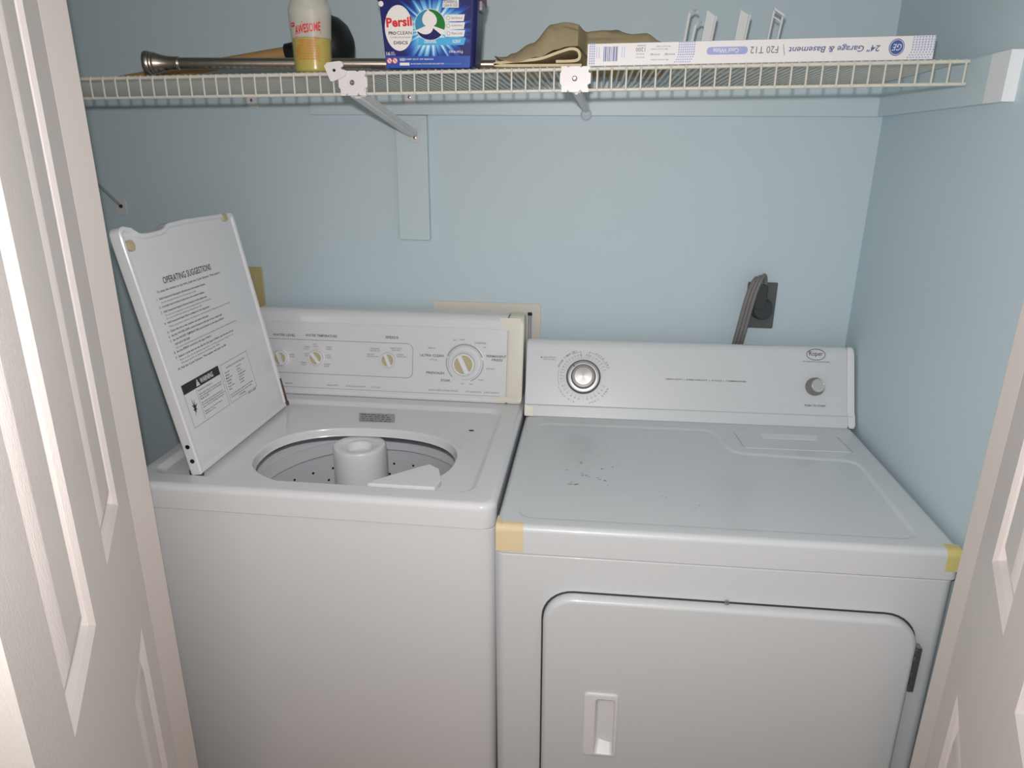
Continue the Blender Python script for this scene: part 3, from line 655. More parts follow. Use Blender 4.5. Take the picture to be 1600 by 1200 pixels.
bm = BM(); slab(bm, -.765, -.695, 1.101, 1.2145, -.006, 0, .004, .002, 'y'); part('cover_plate', bm, 'tanplate', to)
for zz in (1.183, 1.132):
    bm = BM(); slab(bm, -.748, -.712, zz-.017, zz+.017, -.008, -.005, .012, .001, 'y'); sk = part('socket', bm, 'tanplate', to)
    bm = BM()
    for xx in (-.738, -.724): box(bm, xx-.001, xx+.001, -.0084, -.0078, zz-.002, zz+.008, .0002)
    part('slot', bm, 'dark', sk)
bm = BM(); slab(bm, -.254, .016, 1.050, 1.1425, -.005, 0, .003, .0015, 'y'); single('cover_plate', 'wide beige plate on the back wall behind the washer console', 'cover plate', bm, 'beige', (-.119, 0, 1.05))
# supply hose between the consoles
hz = thing('water_hose', 'thin grey hose standing between the two consoles', 'hose', (-.004, -.06, .9))
bm = BM(); tube(bm, [(-.0062, -.060, 1.128), (-.0062, -.060, 1.02), (-.0062, -.060, .985), (-.0062, -.06, .94)], .0042, 10); part('pipe', bm, 'hose', hz)
bm = BM(); lathe(bm, [(.0055, 0), (.0055, .006), (.002, .007)], (-.0062, -.060, 1.127), (0, 0, 1), 14); part('end_cap', bm, 'rubber', hz)
bm = BM(); lathe(bm, [(.0055, -.008), (.006, -.006), (.006, .010), (.0045, .012)], (-.0062, -.060, .992), (0, 0, 1), 14); part('coupling', bm, 'rubber', hz)

# ================================================================== WIRE SHELF
SL = .01527
ZB = lambda x: 1.5843+(x+.809)*SL          # bottom wire of the lip
ZS = lambda x: ZB(x)+.0330                   # deck
SF = -.406; XL, XR = -1.232, .716; SP = .02411
sh = thing('wire_shelf', 'white wire shelf across the closet above both machines', 'shelf', (-.26, 0, 1.62))
for nm, y, dz, r in (('front_rail', SF, 0, .0030), ('lip_rail', SF, -.0330, .0028), ('back_rail', -.026, -.003, .0022)):
    bm = BM(); tube(bm, [(x, y, ZS(x)+dz) for x in (XL, -.6, 0, XR)], r, 10); part(nm, bm, 'wire', sh)
bm = BM()
k = 0
x = .7100
while x > XL:
    z = ZS(x); pts = [(x, -.022, z+.001), (x, -.2, z+.001), (x, SF+.004, z+.0022), (x, SF-.0025, z+.0018), (x, SF-.0046, z-.002), (x, SF-.0046, z-.018), (x, SF-.0044, ZB(x)-.001)]
    tube(bm, pts, [.0023, .0023, .0021, .0018, .0016, .0016, .0016], 6, side=(1, 0, 0))
    x -= SP/2; z = ZS(x)
    if x > XL: tube(bm, [(x, -.022, z+.001), (x, -.2, z+.001), (x, SF+.002, z+.0022)], .0022, 6, side=(1, 0, 0))
    x -= SP/2
part('cross_wires', bm, 'wire', sh)
# wall clips holding the back rail
def wall_clip(x, lab, w=.026, y0=-.019):
    c = thing('shelf_clip', lab, 'clip', (x, y0, ZS(x)-.01), 'shelf clips on the back wall')
    bm = BM(); slab(bm, x-w/2, x+w/2, ZS(x)-.030, ZS(x)+.008, y0-.004, y0, .002, .0012, 'y', 3); slab(bm, x-w/2, x+w/2, y0-.012, y0, ZS(x)+.004, ZS(x)+.008, .002, .001, 'z', 3); part('clip_body', bm, 'clip', c)
    bm = BM(); lathe(bm, [(.0034, 0), (.0034, .0014), (.0015, .002), (.0001, .002)], (x-.001, y0-.004, ZS(x)-.012), (0, -1, 0), 14); part('screw', bm, 'screw', c)
wall_clip(-.676, 'clear shelf clip screwed to the back wall left of the yellow bottle', y0=0)
wall_clip(-.291, 'clear shelf clip on the back cleat below the blue detergent tub')
an = thing('wall_anchor', 'small tan plastic anchor sticking out below the white carton', 'anchor', (.361, -.019, 1.636))
bm = BM(); tube(bm, [(.358, -.019, 1.643), (.3595, -.030, 1.638), (.3615, -.040, 1.626)], [.0022, .0032, .0036], 8); part('anchor_body', bm, 'cap', an)
# brackets
def bracket(cx, lab, foot, top, lever=False, clear=False, arm_w=.026):
    zc = ZS(cx)-.0165; b = thing('shelf_bracket', lab, 'bracket', (cx, SF, zc), 'shelf brackets')
    w, h = .0525, .0400; bm = BM()
    x0, x1, z0, z1 = cx-w/2, cx+w/2, zc-h/2, zc+h/2; nt_ = .004
    poly = [(x0+.004, z0), (x0+.013, z0), (x0+.0145, z0+nt_), (x0+.018, z0), (x1-.020, z0), (x1-.0165, z0+nt_), (x1-.013, z0), (x1-.003, z0), (x1-.003, z0+.006), (x1-.006, z0+.008), (x1-.006, z0+.011), (x1, z0+.014), (x1, z1-.011), (x1-.004, z1-.009), (x1-.004, z1-.006), (x1-.001, z1-.004), (x1-.003, z1),
            (x1-.013, z1), (x1-.0165, z1-.0018), (x1-.020, z1), (x0+.018, z1), (x0+.0145, z1-.0018), (x0+.012, z1), (x0+.003, z1), (x0+.003, z1-.008), (x0+.001, z1-.011), (x0+.001, z0+.014), (x0+.004, z0+.010), (x0+.004, z0+.006)]
    prism(bm, poly, (0, SF-.0065, 0), (1, 0, 0), (0, 0, 1), 0, .0042)
    pl_ = part('clip_plate', bm, 'bracket', b)
    bm = BM(); slab(bm, cx-w*.42, cx+w*.42, zc-h*.42, zc+h*.42, SF-.0066, SF+.006, .003, .001, 'y', 3); part('clip_back', bm, 'bracket', b)
    bm = BM(); lathe(bm, [(.0042, 0), (.0042, .0012), (.0028, .0022), (.0026, .0014), (.0001, .0012)], (cx-.0005, SF-.0107, zc+.001), (0, -1, 0), 18); part('screw', bm, 'screw', b)
    A, B = Vector(top), Vector(foot); d = (B-A).normalized(); sd = Vector((1, 0, 0)); sd = (sd-d*sd.dot(d)).normalized(); nrm = sd.cross(d)
    bm = BM(); wv = arm_w/2
    sec = [(-wv, .006), (-wv, -.003), (-wv*.45, -.003), (-wv*.35, -.0055), (wv*.35, -.0055), (wv*.45, -.003), (wv, -.003), (wv, .006), (wv-.0015, .006), (wv-.0015, -.0015), (-wv+.0015, -.0015), (-wv+.0015, .006)]
    loft(bm, [[P+sd*u+nrm*v for u, v in sec] for P in (A, A.lerp(B, .5), A.lerp(B, .93))], True, True)
    part('brace_arm', bm, 'arm', b)
    bm = BM()
    if clear: lathe(bm, [(.0125, 0), (.0125, .002), (.0105, .0050), (.0075, .0065), (.004, .0050), (.0001, .0045)], (B.x, B.y, B.z-.0085), (0, -1, 0), 24); prism(bm, rrect(-.007, .007, -.002, .016, .004, 3), (B.x, B.y, B.z), (1, 0, 0), (0, 0, 1), 0, .005, bev=.001)
    else: slab(bm, B.x-.011, B.x+.011, B.z-.014, B.z+.014, B.y-.003, B.y, .004, .001, 'y', 3)
    ft = part('foot', bm, 'clear' if clear else 'arm', b)
    bm = BM(); lathe(bm, [(.0034, 0), (.0034, .0016), (.0012, .0022), (.0001, .0022)], (B.x+.0005, B.y-.003-(.002 if clear else 0), B.z+(.003 if clear else -.004)), (0, -1, 0), 14); part('screw', bm, 'screw', ft)
    if lever:
        bm = BM(); Q = [(-.3387, 1.636), (-.3330, 1.6415), (-.3105, 1.6440), (-.3060, 1.6425), (-.3040, 1.6385), (-.3050, 1.6350), (-.3085, 1.6335), (-.3075, 1.6310), (-.3040, 1.6300), (-.2985, 1.6285), (-.3010, 1.6215), (-.3060, 1.6180), (-.3255, 1.6110), (-.3290, 1.6120)]
        prism(bm, list(reversed(Q)), (0, SF-.0113, 0), (1, 0, 0), (0, 0, 1), 0, .004, bev=.0008)
        lv = part('locking_tab', bm, 'bracket', b, 'white locking tab swung up beside the bracket plate')
        bm = BM(); lathe(bm, [(.0026, 0), (.0026, .0004), (.0001, .0004)], (-.3205, SF-.0153, 1.6290), (0, -1, 0), 14); part('rivet_hole', bm, 'dark', lv)
    return b
bracket(-.2905, 'white shelf bracket with a swung-up tab and a long brace, left of centre', (-.283, -.0195, 1.530), (-.285, SF-.002, 1.590), lever=True)
bracket(.0945, 'white shelf bracket with a shiny clear foot, below the tan towel', (.1085, -.0195, 1.5865), (.0975, SF-.002, 1.597), clear=True, arm_w=.013)
# third brace, mostly hidden by the left door
b3 = thing('shelf_bracket', 'shelf bracket brace screwed to the back wall at the far left, mostly behind the door', 'bracket', (-1.053, 0, 1.357), 'shelf brackets')
bm = BM(); slab(bm, -1.067, -1.038, 1.337, 1.375, -.003, 0, .004, .001, 'y', 3); ft = part('foot', bm, 'arm', b3)
bm = BM(); lathe(bm, [(.0048, 0), (.0048, .002), (.0001, .0026)], (-1.052, -.003, 1.3585), (0, -1, 0), 14); part('screw', bm, 'outlet2', ft)
bm = BM(); tube(bm, [(-1.055, -.006, 1.364), (-1.135, -.02, 1.455), (-1.195, -.39, 1.600)], .0032, 8, flat=1.6); part('brace_arm', bm, 'hose', b3)  # arm takes the hose grey, so its edge-on shade is painted in

# ================================================================== THINGS ON THE SHELF
RS = .0046                                   # top of the cross wires above the deck line
# spray bottle with yellow cleaner
bx0 = -.3785; bz = ZS(bx0)+RS; by = SF+.040
bt = thing('cleaner_bottle', 'clear plastic bottle half full of yellow cleaner with red lettering', 'bottle', (bx0, by, bz))
def oval_loft(bm, prof, mi=0, c0=True, c1=True, n=40):
    loft(bm, [[(bx0+rx_*math.cos(2*math.pi*i/n), by+ry_*math.sin(2*math.pi*i/n), bz+z) for i in range(n)] for rx_, ry_, z in prof], c0, c1, mi=mi)
bm = BM(); oval_loft(bm, [(.029, .025, 0), (.0335, .0285, .003), (.0345, .0295, .008), (.0348, .0300, .04), (.0354, .0304, .0565), (.0362, .031, .075), (.0378, .032, .098), (.0376, .032, .104), (.0350, .0295, .112), (.0315, .027, .119), (.0298, .026, .128), (.0290, .0255, .145), (.0240, .022, .158), (.0140, .014, .168), (.0130, .013, .178)])
for f in bm.faces:
    if f.calc_center_median().z < bz+.0565: f.material_index = 1
btl = part('bottle_body', bm, ['bottle', 'bottle_low'], bt)
bm = BM(); oval_loft(bm, [(.0275, .0235, .0015), (.0318, .0268, .004), (.0328, .0278, .009), (.0331, .0283, .04), (.0336, .0287, .056), (.001, .001, .0565)]); part('liquid', bm, 'liquid', bt)
bm = BM(); oval_loft(bm, [(.0155, .0155, .170), (.0155, .0155, .196), (.012, .012, .200)]); slab(bm, bx0-.030, bx0+.028, bz+.198, bz+.228, by-.013, by+.013, .008, .004, 'y', 4)
prism(bm, [(bx0-.030, bz+.206), (bx0-.026, bz+.206), (bx0-.034, bz+.160), (bx0-.040, bz+.162)], (0, by+.006, 0), (1, 0, 0), (0, 0, 1), 0, .012); part('spray_head', bm, 'plastic', bt)
bm = BM()
class CurvedFrame: pass
def bt_wrap(bm0):   # bend flat lettering around the oval body
    for v in bm0.verts:
        u, z = v.co.x, v.co.z; rxx = .0350+max(0, min(1, (z-.04)/.06))*.0028; ryy = rxx*.86
        a_ = u/.0345; v.co = Vector((bx0+rxx*1.012*math.sin(a_), by-ryy*1.015*math.cos(a_)+(v.co.y), bz+z))
BF = frame((0, 0, 0), (1, 0, 0), (0, 0, 1))
T(bm, 'AWESOME', BF, -.0175, .0600, .0480, .0140, .02, shear=.35, rot=.16, lift=0); line(bm, BF, (-.018, .0570), (.028, .0645), .0014, lift=0); line(bm, BF, (-.004, .0800), (.028, .0850), .0012, lift=0)
decal(bm, rect(-.0265, .0735, -.0175, .0800), BF, 0); T(bm, "LA's", BF, -.0252, .0752, .006, .0034, .01, lift=.0003, mi=2)
T(bm, '20 oz', BF, .016, .0540, .008, .0038, .01, lift=0)
for i, (u0, u1) in enumerate(((-.014, .020), (-.010, .019), (-.016, .024), (-.019, .025), (-.020, .025), (-.019, .024), (-.021, .025), (-.014, .022))):
    T(bm, ('CLEANER DEGREASER', 'SPOT REMOVER', 'CONCENTRATED FORMULA', 'REMOVES THE TOUGHEST STAINS', 'GREASE OIL BLOOD INK FOOD', 'KITCHEN BATH LAUNDRY PATIO', 'KEEP OUT OF REACH OF CHILDREN', 'SEE BACK PANEL')[i], BF, u0, .0500-i*.0042, u1-u0, .0029, .012, lift=0, mi=1)
decal(bm, rect(-.021, .0190, .025, .0199), BF, 0, 1)
bt_wrap(bm); part('label_print', bm, ['red', 'orange', 'white'], btl, 'red and orange lettering', smooth=0)

# detergent tub
tb = thing('detergent_tub', 'dark blue tub of laundry discs with a bright printed front', 'detergent tub', (-.157, -.335, ZS(-.157)+RS))
tz = ZS(-.157)+RS+.0013; tx = -.1565; ty0, ty1 = SF+.004, SF+.080
def tubloop(z, ins=0, r=.012):
    k = z/.107; hw = .0775+.0075*k-ins; dy = .004*k
    return [(u, v, tz+z) for u, v in rrect(tx-hw, tx+hw, ty0-dy+ins, ty1+dy-ins, r, 5)]
bm = BM(); loft(bm, [tubloop(0, .003), tubloop(.003), tubloop(.05), tubloop(.1065)], True, True); tbody = part('tub_body', bm, 'tubblue', tb)
bm = BM()
def lidloop(z, o): return [(u, v, tz+z) for u, v in rrect(tx-.0875-o, tx+.0875+o, ty0-.007-o, ty1+.007+o, .016, 5)]
loft(bm, [lidloop(.1065, 0), lidloop(.1068, .002), lidloop(.118, .002), lidloop(.122, -.002), lidloop(.123, -.008)], True, True); part('lid', bm, 'darkred', tb)
for sx in (-1, 1):
    bm = BM(); box(bm, tx+sx*.0845-.0045, tx+sx*.0845+.0045, ty0+.02, ty0+.055, tz+.092, tz+.108, .002); part('latch', bm, 'paleink', tb)
# printed front panel (radial burst artwork)
m = bpy.data.materials.new('burst_artwork'); m.use_nodes = True; nt = m.node_tree; p = nt.nodes['Principled BSDF']; p.inputs['Roughness'].default_value = .28
tc = nt.nodes.new('ShaderNodeTexCoord'); vm = nt.nodes.new('ShaderNodeVectorMath'); vm.operation = 'SUBTRACT'; vm.inputs[1].default_value = (.006, 0, .063)
ml = nt.nodes.new('ShaderNodeVectorMath'); ml.operation = 'MULTIPLY'; ml.inputs[1].default_value = (1, 0, 1.15)
ln_ = nt.nodes.new('ShaderNodeVectorMath'); ln_.operation = 'LENGTH'; nr = nt.nodes.new('ShaderNodeVectorMath'); nr.operation = 'NORMALIZE'
nz = nt.nodes.new('ShaderNodeTexNoise'); nz.inputs['Scale'].default_value = 7; nz.inputs['Detail'].default_value = 3
ma = nt.nodes.new('ShaderNodeMath'); ma.operation = 'MULTIPLY_ADD'; ma.inputs[1].default_value = 15.0
mb_ = nt.nodes.new('ShaderNodeMath'); mb_.operation = 'MULTIPLY_ADD'; mb_.inputs[1].default_value = -1.5; mb_.inputs[2].default_value = .75
cr = nt.nodes.new('ShaderNodeValToRGB'); e = cr.color_ramp.elements; e[0].position = .35; e[0].color = srgb(205, 235, 245); e[1].position = 1.0; e[1].color = srgb(18, 24, 100)
x_ = e.new(.55); x_.color = srgb(96, 178, 224); x_ = e.new(.78); x_.color = srgb(30, 76, 170)
for a_, b_ in ((tc.outputs['Object'], vm.inputs[0]), (vm.outputs[0], ml.inputs[0]), (ml.outputs[0], ln_.inputs[0]), (ml.outputs[0], nr.inputs[0]), (nr.outputs[0], nz.inputs['Vector']), (nz.outputs['Fac'], mb_.inputs[0]), (ln_.outputs['Value'], ma.inputs[0]), (mb_.outputs[0], ma.inputs[2]), (ma.outputs[0], cr.inputs[0]), (cr.outputs[0], p.inputs['Base Color'])): nt.links.new(a_, b_)
M['burst'] = m
fs = Vector((0, -.004, .107)).normalized(); TFm = frame((tx, ty0-.0002, tz), (1, 0, 0), fs)
KX, KZ = .00112, .00100
U = lambda u: (580+u/8.89-673.8)*KX
Vv = lambda v: (108-v/8.89)*KZ+.001
bm = BM(); decal(bm, [(-.0760, .001), (.0700, .001), (.0760, .1045), (-.0830, .1045)], TFm, .0004); art = part('front_label', bm, 'burst', tbody, smooth=0)
bm = BM()
names = ['white', 'red', 'ink', 'green', 'teal', 'navygel', 'cyan', 'midblue', 'greyink']
decal(bm, [(-.0760, .0012), (.0700, .0012), (.0712, Vv(795)), (-.0772, Vv(795))], TFm, .0006, 7)
decal(bm, circ(U(430), Vv(410), .0245, 40, .0350), TFm, .0008, 0)
T(bm, 'Persil', TFm, U(262), Vv(402), U(615)-U(262), Vv(270)-Vv(402), .035, rot=.05, lift=.0011, mi=1)
T(bm, 'PRO', TFm, U(285), Vv(500), U(390)-U(285), .0052, .03, lift=.0011, mi=2); T(bm, 'CLEAN', TFm, U(400), Vv(498), U(605)-U(400), .0052, .005, lift=.0011, mi=2)
T(bm, 'POWER-CAPS DETERGENT', TFm, U(310), Vv(545), U(600)-U(310), .0022, lift=.0011, mi=8); T(bm, 'DISCS', TFm, U(350), Vv(630), U(545)-U(350), .0048, .02, lift=.0011, mi=2)
pc = (U(860), Vv(368)); R = .0258
decal(bm, circ(*pc, R*1.04, 40, R*.93), TFm, .0008, 0)
def swirl(a0, a1, r_in, mi):
    o_ = [(pc[0]+R*math.cos(math.radians(a0+(a1-a0)*i/16)), pc[1]+R*.9*math.sin(math.radians(a0+(a1-a0)*i/16))) for i in range(17)]
    i_ = [(pc[0]+R*(r_in[0]+(r_in[1]-r_in[0])*i/16)*math.cos(math.radians(a1+(a0-a1)*i/16)), pc[1]+R*.9*(r_in[0]+(r_in[1]-r_in[0])*i/16)*math.sin(math.radians(a1+(a0-a1)*i/16))) for i in range(1, 17)]
    for k in range(16):
        decal(bm, [o_[k], o_[k+1], ([o_[16]]+i_)[15-k] if 15-k > 0 else i_[0], i_[15-k]] if False else [o_[k], o_[k+1], i_[max(0, 14-k)], i_[15-k]], TFm, .0012, mi)
swirl(100, 200, (.25, .92), 4); swirl(-20, 96, (.92, .25), 3); swirl(208, 318, (.25, .92), 5)
for i, (v0, v1, s, mi) in enumerate(((235, 325, 'Stain Removal', 0), (340, 430, 'Long Lasting Freshness', 0), (445, 532, 'New Look', 0))):
    decal(bm, [(U(1065), Vv(v1)), (U(1318), Vv(v1)), (U(1335), Vv(v0)), (U(1065), Vv(v0))], TFm, .0008, mi)
    T(bm, s, TFm, U(1150), Vv(v1-28), U(1300)-U(1150), .0042, lift=.0011, mi=8); pline(bm, TFm, circ(U(1108), Vv((v0+v1)/2), .0028, 16), .0006, True, .0011, 8)
decal(bm, [(U(680), Vv(645)), (U(1315), Vv(645)), (U(1342), Vv(545)), (U(700), Vv(545))], TFm, .0007, 6); T(bm, 'ORIGINAL', TFm, U(770), Vv(618), U(945)-U(770), .005, .02, lift=.0011, mi=0); T(bm, 'SCENT', TFm, U(1160), Vv(618), U(1275)-U(1160), .005, .02, lift=.0011, mi=0)
decal(bm, [(U(1035), Vv(140)), (U(1255), Vv(145)), (U(1258), Vv(40)), (U(1045), Vv(48))], TFm, .0008, 0); T(bm, 'POWERFUL', TFm, U(1055), Vv(88), U(1240)-U(1055), .0045, .02, lift=.0011, mi=8); T(bm, 'CLEAN IN COLD', TFm, U(1050), Vv(132), U(1245)-U(1050), .0042, .02, lift=.0011, mi=8)
decal(bm, circ(U(200), Vv(80), .0045, 8), TFm, .0008, 0)
T(bm, '16', TFm, U(240), Vv(785), U(290)-U(240), .0058, .02, lift=.0011, mi=0); T(bm, 'DISCS', TFm, U(300), Vv(782), U(365)-U(300), .0026, lift=.0011, mi=0); T(bm, 'LOADS', TFm, U(300), Vv(755), U(350)-U(300), .0026, lift=.0011, mi=0)
T(bm, '0.90 lbs (410 g)', TFm, U(1112), Vv(765), U(1300)-U(1112), .0052, .01, lift=.0011, mi=0)
for u_ in (278, 355):
    decal(bm, circ(U(u_), Vv(858), .0048, 20), TFm, .0009, 0); pline(bm, TFm, circ(U(u_), Vv(858), .0044, 20), .0011, True, .0012, 1); line(bm, TFm, (U(u_)-.003, Vv(858)+.003), (U(u_)+.003, Vv(858)-.003), .001, .0013, 1); T(bm, 'X', TFm, U(u_)-.0012, Vv(858)-.002, .0024, .004, .02, lift=.0011, mi=2)
T(bm, 'KEEP OUT OF REACH', TFm, U(505), Vv(850), U(890)-U(505), .0026, .01, lift=.0011, mi=0); T(bm, 'WARN', TFm, U(420), Vv(865), U(495)-U(420), .005, .03, lift=.0011, mi=0); decal(bm, rect(U(420), Vv(925), U(555), Vv(885)), TFm, .0010, 0)
T(bm, 'MAY BE HARMFUL IF SWALLOWED. READ SAFETY TEXT', TFm, U(575), Vv(912), U(1040)-U(575), .0022, .01, lift=.0011, mi=0); T(bm, 'EYE IRRITANT. SEE BACK PANEL', TFm, U(1050), Vv(912), U(1280)-U(1050), .0018, lift=.0011, mi=6)
part('label_print', bm, names, art, smooth=0)

# tension rod lying along the shelf, right end under the towel
RA = Vector((-.6940, -.378, ZS(-.69)+RS+.0226)); RB = Vector((.060, -.247, ZS(.06)+RS+.0200)); rdv = (RB-RA).normalized(); RP = lambda d: RA+rdv*d
RL = (RB-RA).length
rd = thing('tension_rod', 'brushed metal shower curtain tension rod lying on the shelf with a flared end', 'curtain rod', RA)
flare = [(.0170, 0), (.0204, .0015), (.0212, .005), (.0206, .009), (.0190, .0115), (.0194, .0130), (.0194, .0145), (.0180, .0165), (.0184, .0180), (.0182, .0200), (.0160, .0260), (.0138, .0340), (.0122, .0440), (.0116, .0540), (.0118, .0560), (.0118, .0600), (.0108, .0615), (.0100, .063)]
bm = BM(); tube(bm, [RP(.045), RP(.25), RP(.46)], .0100, 24); part('outer_tube', bm, 'rod', rd)
bm = BM(); tube(bm, [RP(.458), RP(RL-.03)], .0078, 20); part('inner_tube', bm, 'rod', rd)
bm = BM(); lathe(bm, flare, RA, rdv, 40); part('flared_end', bm, 'rod', rd)
bm = BM(); lathe(bm, [(r*.95, h*.6) for r, h in flare], RB, -rdv, 40); part('flared_end', bm, 'rod', rd)
bm = BM(); lathe(bm, [(.0080, 0), (.0100, .001), (.0096, .02), (.0084, .037), (.0079, .038)], RP(.642), rdv, 20); part('plastic_sleeve', bm, 'plastic', rd, 'white plastic sleeve')
# plunger lying behind
pg = thing('plunger', 'black rubber plunger with a wooden handle lying behind the yellow bottle', 'plunger', (-.5, -.2, ZS(-.5)+RS))
A = Vector((-.868, -.200, ZS(-.89)+RS+.011)); B = Vector((-.487, -.200, 1.686)); d = (B-A).normalized()
bm = BM(); tube(bm, [A, A+d*.004, A.lerp(B, .5), B], [.0085, .0105, .0115, .0115], 16); part('handle', bm, 'wood', pg)
bm = BM(); lathe(bm, [(.0125, 0), (.0165, .002), (.0172, .018), (.0175, .032), (.030, .048), (.047, .062), (.0545, .078), (.0555, .094), (.0530, .108), (.046, .122), (.033, .134), (.015, .141), (.001, .142)], B-d*.012, d, 40); part('rubber_cup', bm, 'rubber', pg)

# folded towel
tw_z = ZS(.09)+RS
def interp(xs, ys, x):
    if x <= xs[0]: return ys[0]
    for i in range(len(xs)-1):
        if x <= xs[i+1]:
            t = (x-xs[i])/(xs[i+1]-xs[i]); t = t*t*(3-2*t); return ys[i]+(ys[i+1]-ys[i])*t
    return ys[-1]
import mathutils.noise as mn
bm = BM()
top_x = [-.047, -.030, -.018, .015, .050, .070, .113, .140, .160, .185, .210, .240, .262]
ridge = [1.654, 1.6565, 1.662, 1.678, 1.7085, 1.7120, 1.7030, 1.7040, 1.7000, 1.6965, 1.6990, 1.6850, 1.650]
ed_x = [-.047, -.030, -.010, .030, .060, .080, .098, .1115, .125]
edge = [1.6535, 1.6465, 1.6440, 1.6520, 1.6640, 1.6690, 1.6690, 1.6600, 1.6500]
NX, NY = 96, 40; rows_ = []
for j in range(NY+1):
    v = j/NY; row = []
    for i in range(NX+1):
        x = -.047+.305*i/NX; rz_ = interp(top_x, ridge, x); ez = interp(ed_x, edge, min(x, .125)) if x < .125 else 1.648
        yf_ = -.392+.008*math.sin(x*22)+.050*min(1, max(0, (x-.096)/.014))
        if v < .5:
            t = v/.5; y = yf_+(.040)*t; s = math.sin(t*math.pi/2); z = ez+(rz_-ez)*s**.85
            if .05 < x < .19: z -= .006*math.exp(-((t-.62)/.10)**2)*math.exp(-((x-.115)/.045)**2)   # crease under the top fold
        else:
            t = (v-.5)/.5; y = yf_+.040+.16*t; z = rz_-(rz_-(tw_z+.006))*(1-math.cos(t*math.pi/2))
            z += .020*math.exp(-((t-.35)/.22)**2)*math.exp(-((x-.162)/.022)**2)    # raised corner of the back fold
        nz_ = mn.noise(Vector((x*26, y*26, 3)))*.0035+mn.noise(Vector((x*80, y*80, 9)))*.0010
        row.append((x, y, max(z+nz_*(.3+.7*min(1, v*3)), tw_z+.0015)))
    rows_.append(row)
loft(bm, rows_, closed=False)
bmesh.ops.solidify(bm, geom=bm.faces[:], thickness=.0045)
bm2 = BM()
# lower fold: rolled layer under the top sheet
fold = spline([(.104, 0, tw_z+.0035), (.06, 0, tw_z+.0035), (-.03, 0, tw_z+.0035), (-.046, 0, tw_z+.006), (-.02, 0, tw_z+.0095), (.03, 0, tw_z+.0135), (.065, 0, tw_z+.024), (.085, 0, tw_z+.029), (.097, 0, tw_z+.026), (.100, 0, tw_z+.016), (.092, 0, tw_z+.0105), (.06, 0, tw_z+.0095)], 6)
lo = []
for i, p_ in enumerate(fold):
    t = (fold[min(i+1, len(fold)-1)]-fold[max(0, i-1)]).normalized(); nrm = Vector((-t.z, 0, t.x))
    lo.append([p_+nrm*.0022+Vector((0, y, 0)) for y in (-.388, -.30, -.2)]+[p_-nrm*.0022+Vector((0, y, 0)) for y in (-.2, -.30, -.388)])
loft(bm, lo, True, True)
single('towel', 'olive tan towel folded loosely on the shelf left of the white carton', 'towel', bm, 'towel', (.1, -.3, tw_z), smooth=60)

# lamp carton
gx0, gx1 = .1135, .6620; gz = lambda x: ZS(x)+RS
gc = thing('lamp_carton', 'long white fluorescent lamp carton lying upside down on the shelf', 'carton', (.388, -.36, gz(.388)))
GH, GD = .0345, .040; gy0 = SF+.006
bm = BM(); loft(bm, [[(x, y, gz(x)+z) for y, z in rrect(gy0, gy0+GD, 0, GH+.0015*(x-gx0), .0012, 2)] for x in (gx0, (gx0+gx1)/2, gx1)], True, True); cb = part('carton_body', bm, 'carton', gc)
GL = gx1-gx0
# the print is upside down: frame starts at the upper right, running left and down
GF = frame((gx1, gy0-.0002, gz(gx1)+GH+.0006), (-1, 0, -SL*.9), (0, 0, -1))
bm = BM(); Um = lambda pxx: (1456-pxx)*GL/(1456-919)
def gt(s, px0, px1, v, h, **k): T(bm, s, GF, Um(px1), v, Um(px0)-Um(px1), h, lift=.0004, **k)
gt('24" Garage & Basement', 1237, 1376, .0100, .0125, bold=.012, shear=.18, mi=2)
line(bm, GF, (Um(1228), .009), (Um(1232), .025), .0008, mi=3); gt('F20 T12', 1178, 1221, .0110, .0105, mi=3)
decal(bm, [(Um(1174)+u, .0105+v) for u, v in rrect(0, Um(1110)-Um(1174), 0, .0115, .0055, 6)], GF, .0003, 0); gt('Cool White', 1120, 1160, .0125, .0072, bold=.01, mi=4)
decal(bm, circ(Um(1400), .0165, .0118, 36, .0125), GF, .0003, 1); pline(bm, GF, circ(Um(1400), .0165, .0102, 32, .0108), .0008, True, .0005, 4); T(bm, 'GE', GF, Um(1400)-.0072, .0118, .0144, .0095, .0, shear=.3, lift=.0006, mi=4)
def dots(p0, p1, slope):
    for i in range(8):
        for j in range(9):
            u = Um(p1)+i*(Um(p0)-Um(p1))/7; v = .0022+j*.0037
            u += slope*(max(0, j-4)**2)*.00035
            decal(bm, rect(u-.0011, v-.0011, u+.0011, v+.0011) if j < 6 else circ(u, v, .0011, 8), GF, .0003, 0)
dots(1424, 1455, 1); dots(1066, 1090, 1)
for i in range(3):
    for j in range(9): decal(bm, rect(Um(931)+i*.0034, .001+j*.0037, Um(931)+.0023+i*.0034, .0033+j*.0037), GF, .0003, 0)
x_ = Um(968)
while x_ < Um(945): 
    w_ = random.choice((.0006, .0012, .0018)); decal(bm, rect(x_, .0065, x_+w_, .029), GF, .0003, 1); x_ += w_+random.choice((.0007, .0012))
gt('1200', 997, 1012, .0090, .0062, mi=3); gt('lumens', 999, 1012, .0050, .0030, mi=3)
for p0, p1, v in ((998, 1011, .018), (998, 1011, .023), (1030, 1052, .007), (1022, 1048, .011), (1022, 1050, .027)): gt('life hours rated', p0, p1, v, .0022, mi=3)
for p0, p1 in ((1020, 1036), (1043, 1060)): gt('energy', p0, p1, .018, .003, mi=3)
for p_ in (934, 938, 975, 979): line(bm, GF, (Um(p_), .007), (Um(p_), .024), .0008, mi=0)
part('carton_print', bm, ['lav', 'blueprint', 'bluegrey', 'greyink', 'carton'], cb, smooth=0)

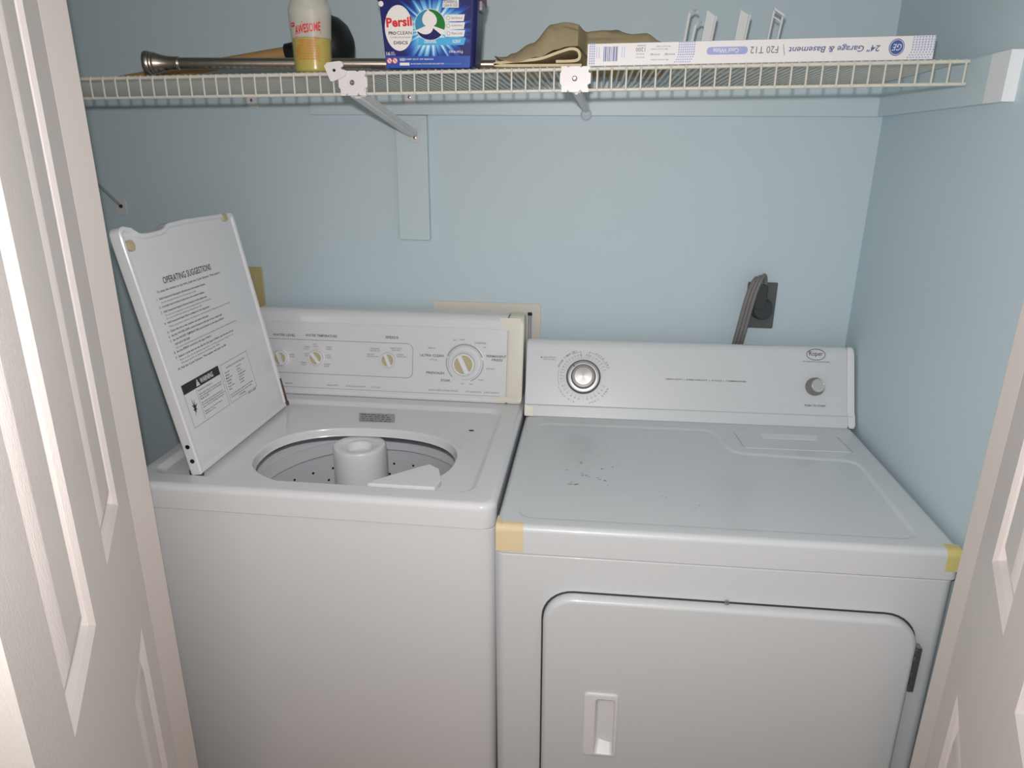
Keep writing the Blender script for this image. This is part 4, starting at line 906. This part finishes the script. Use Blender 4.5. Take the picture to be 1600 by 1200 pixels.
# white hook rack standing behind the carton
hk = thing('hook_rack', 'white plastic rack with upright prongs behind the white carton', 'rack', (.37, -.22, ZS(.37)+RS))
hzb = lambda x: ZS(x)+RS; hy = -.22
bm = BM(); loft(bm, [[(x, y, hzb(x)+z) for y, z in rrect(hy-.012, hy+.012, 0, .006, .002, 3)] for x in (.27, .48)], True, True); part('base_bar', bm, 'clip', hk)
def prong(x0, x1, zt0, zt1, kind):
    bm = BM(); zb = hzb(x0)+.004; lean = .012
    if kind == 'hook':
        pts = [(x0, hy, zb), (x0+lean*.9, hy, zt0-.010), (x0+lean+.002, hy-.002, zt0-.003), (x0+lean+.007, hy-.006, zt0+.001), (x0+lean+.012, hy-.014, zt0-.003)]
        tube(bm, spline(pts, 4), .0030, 6, flat=.55)
    else:
        w = x1-x0
        if kind == 'plate': poly = [(x0, zb), (x0+w, zb), (x0+w+lean, zt1), (x0+lean, zt0)]; prism(bm, poly, (0, hy, 0), (1, 0, 0), (0, 0, 1), 0, .0025); prism(bm, [(x0+w-.0028, zb), (x0+w, zb), (x0+w+lean, zt1), (x0+w+lean-.0028, zt1)], (0, hy-.0025, 0), (1, 0, 0), (0, 0, 1), 0, .010)
        else:
            for a_, b_ in ((0, .0030), (w-.0030, w)): prism(bm, [(x0+a_, zb), (x0+b_, zb), (x0+b_+lean, zt0-(zt0-zt1)*b_/w), (x0+a_+lean, zt0-(zt0-zt1)*a_/w)], (0, hy, 0), (1, 0, 0), (0, 0, 1), 0, .004)
            prism(bm, [(x0+lean, zt0-.004), (x0+w+lean, zt1-.004), (x0+w+lean, zt1), (x0+lean, zt0)], (0, hy-.004, 0), (1, 0, 0), (0, 0, 1), 0, .006)
            prism(bm, [(x0+lean-.002, zt0-.013), (x0+w+lean-.002, zt1-.013), (x0+w+lean-.002, zt1-.0105), (x0+lean-.002, zt0-.0105)], (0, hy-.001, 0), (1, 0, 0), (0, 0, 1), 0, .002)
    part('prong', bm, 'clip', hk)
prong(.2835, 0, 1.7475, 0, 'hook'); prong(.2960, 0, 1.7280, 0, 'hook')
prong(.3145, .3320, 1.7490, 1.7370, 'plate'); prong(.3745, .3920, 1.7490, 1.7385, 'plate'); prong(.4325, .4520, 1.7505, 1.7385, 'frame')
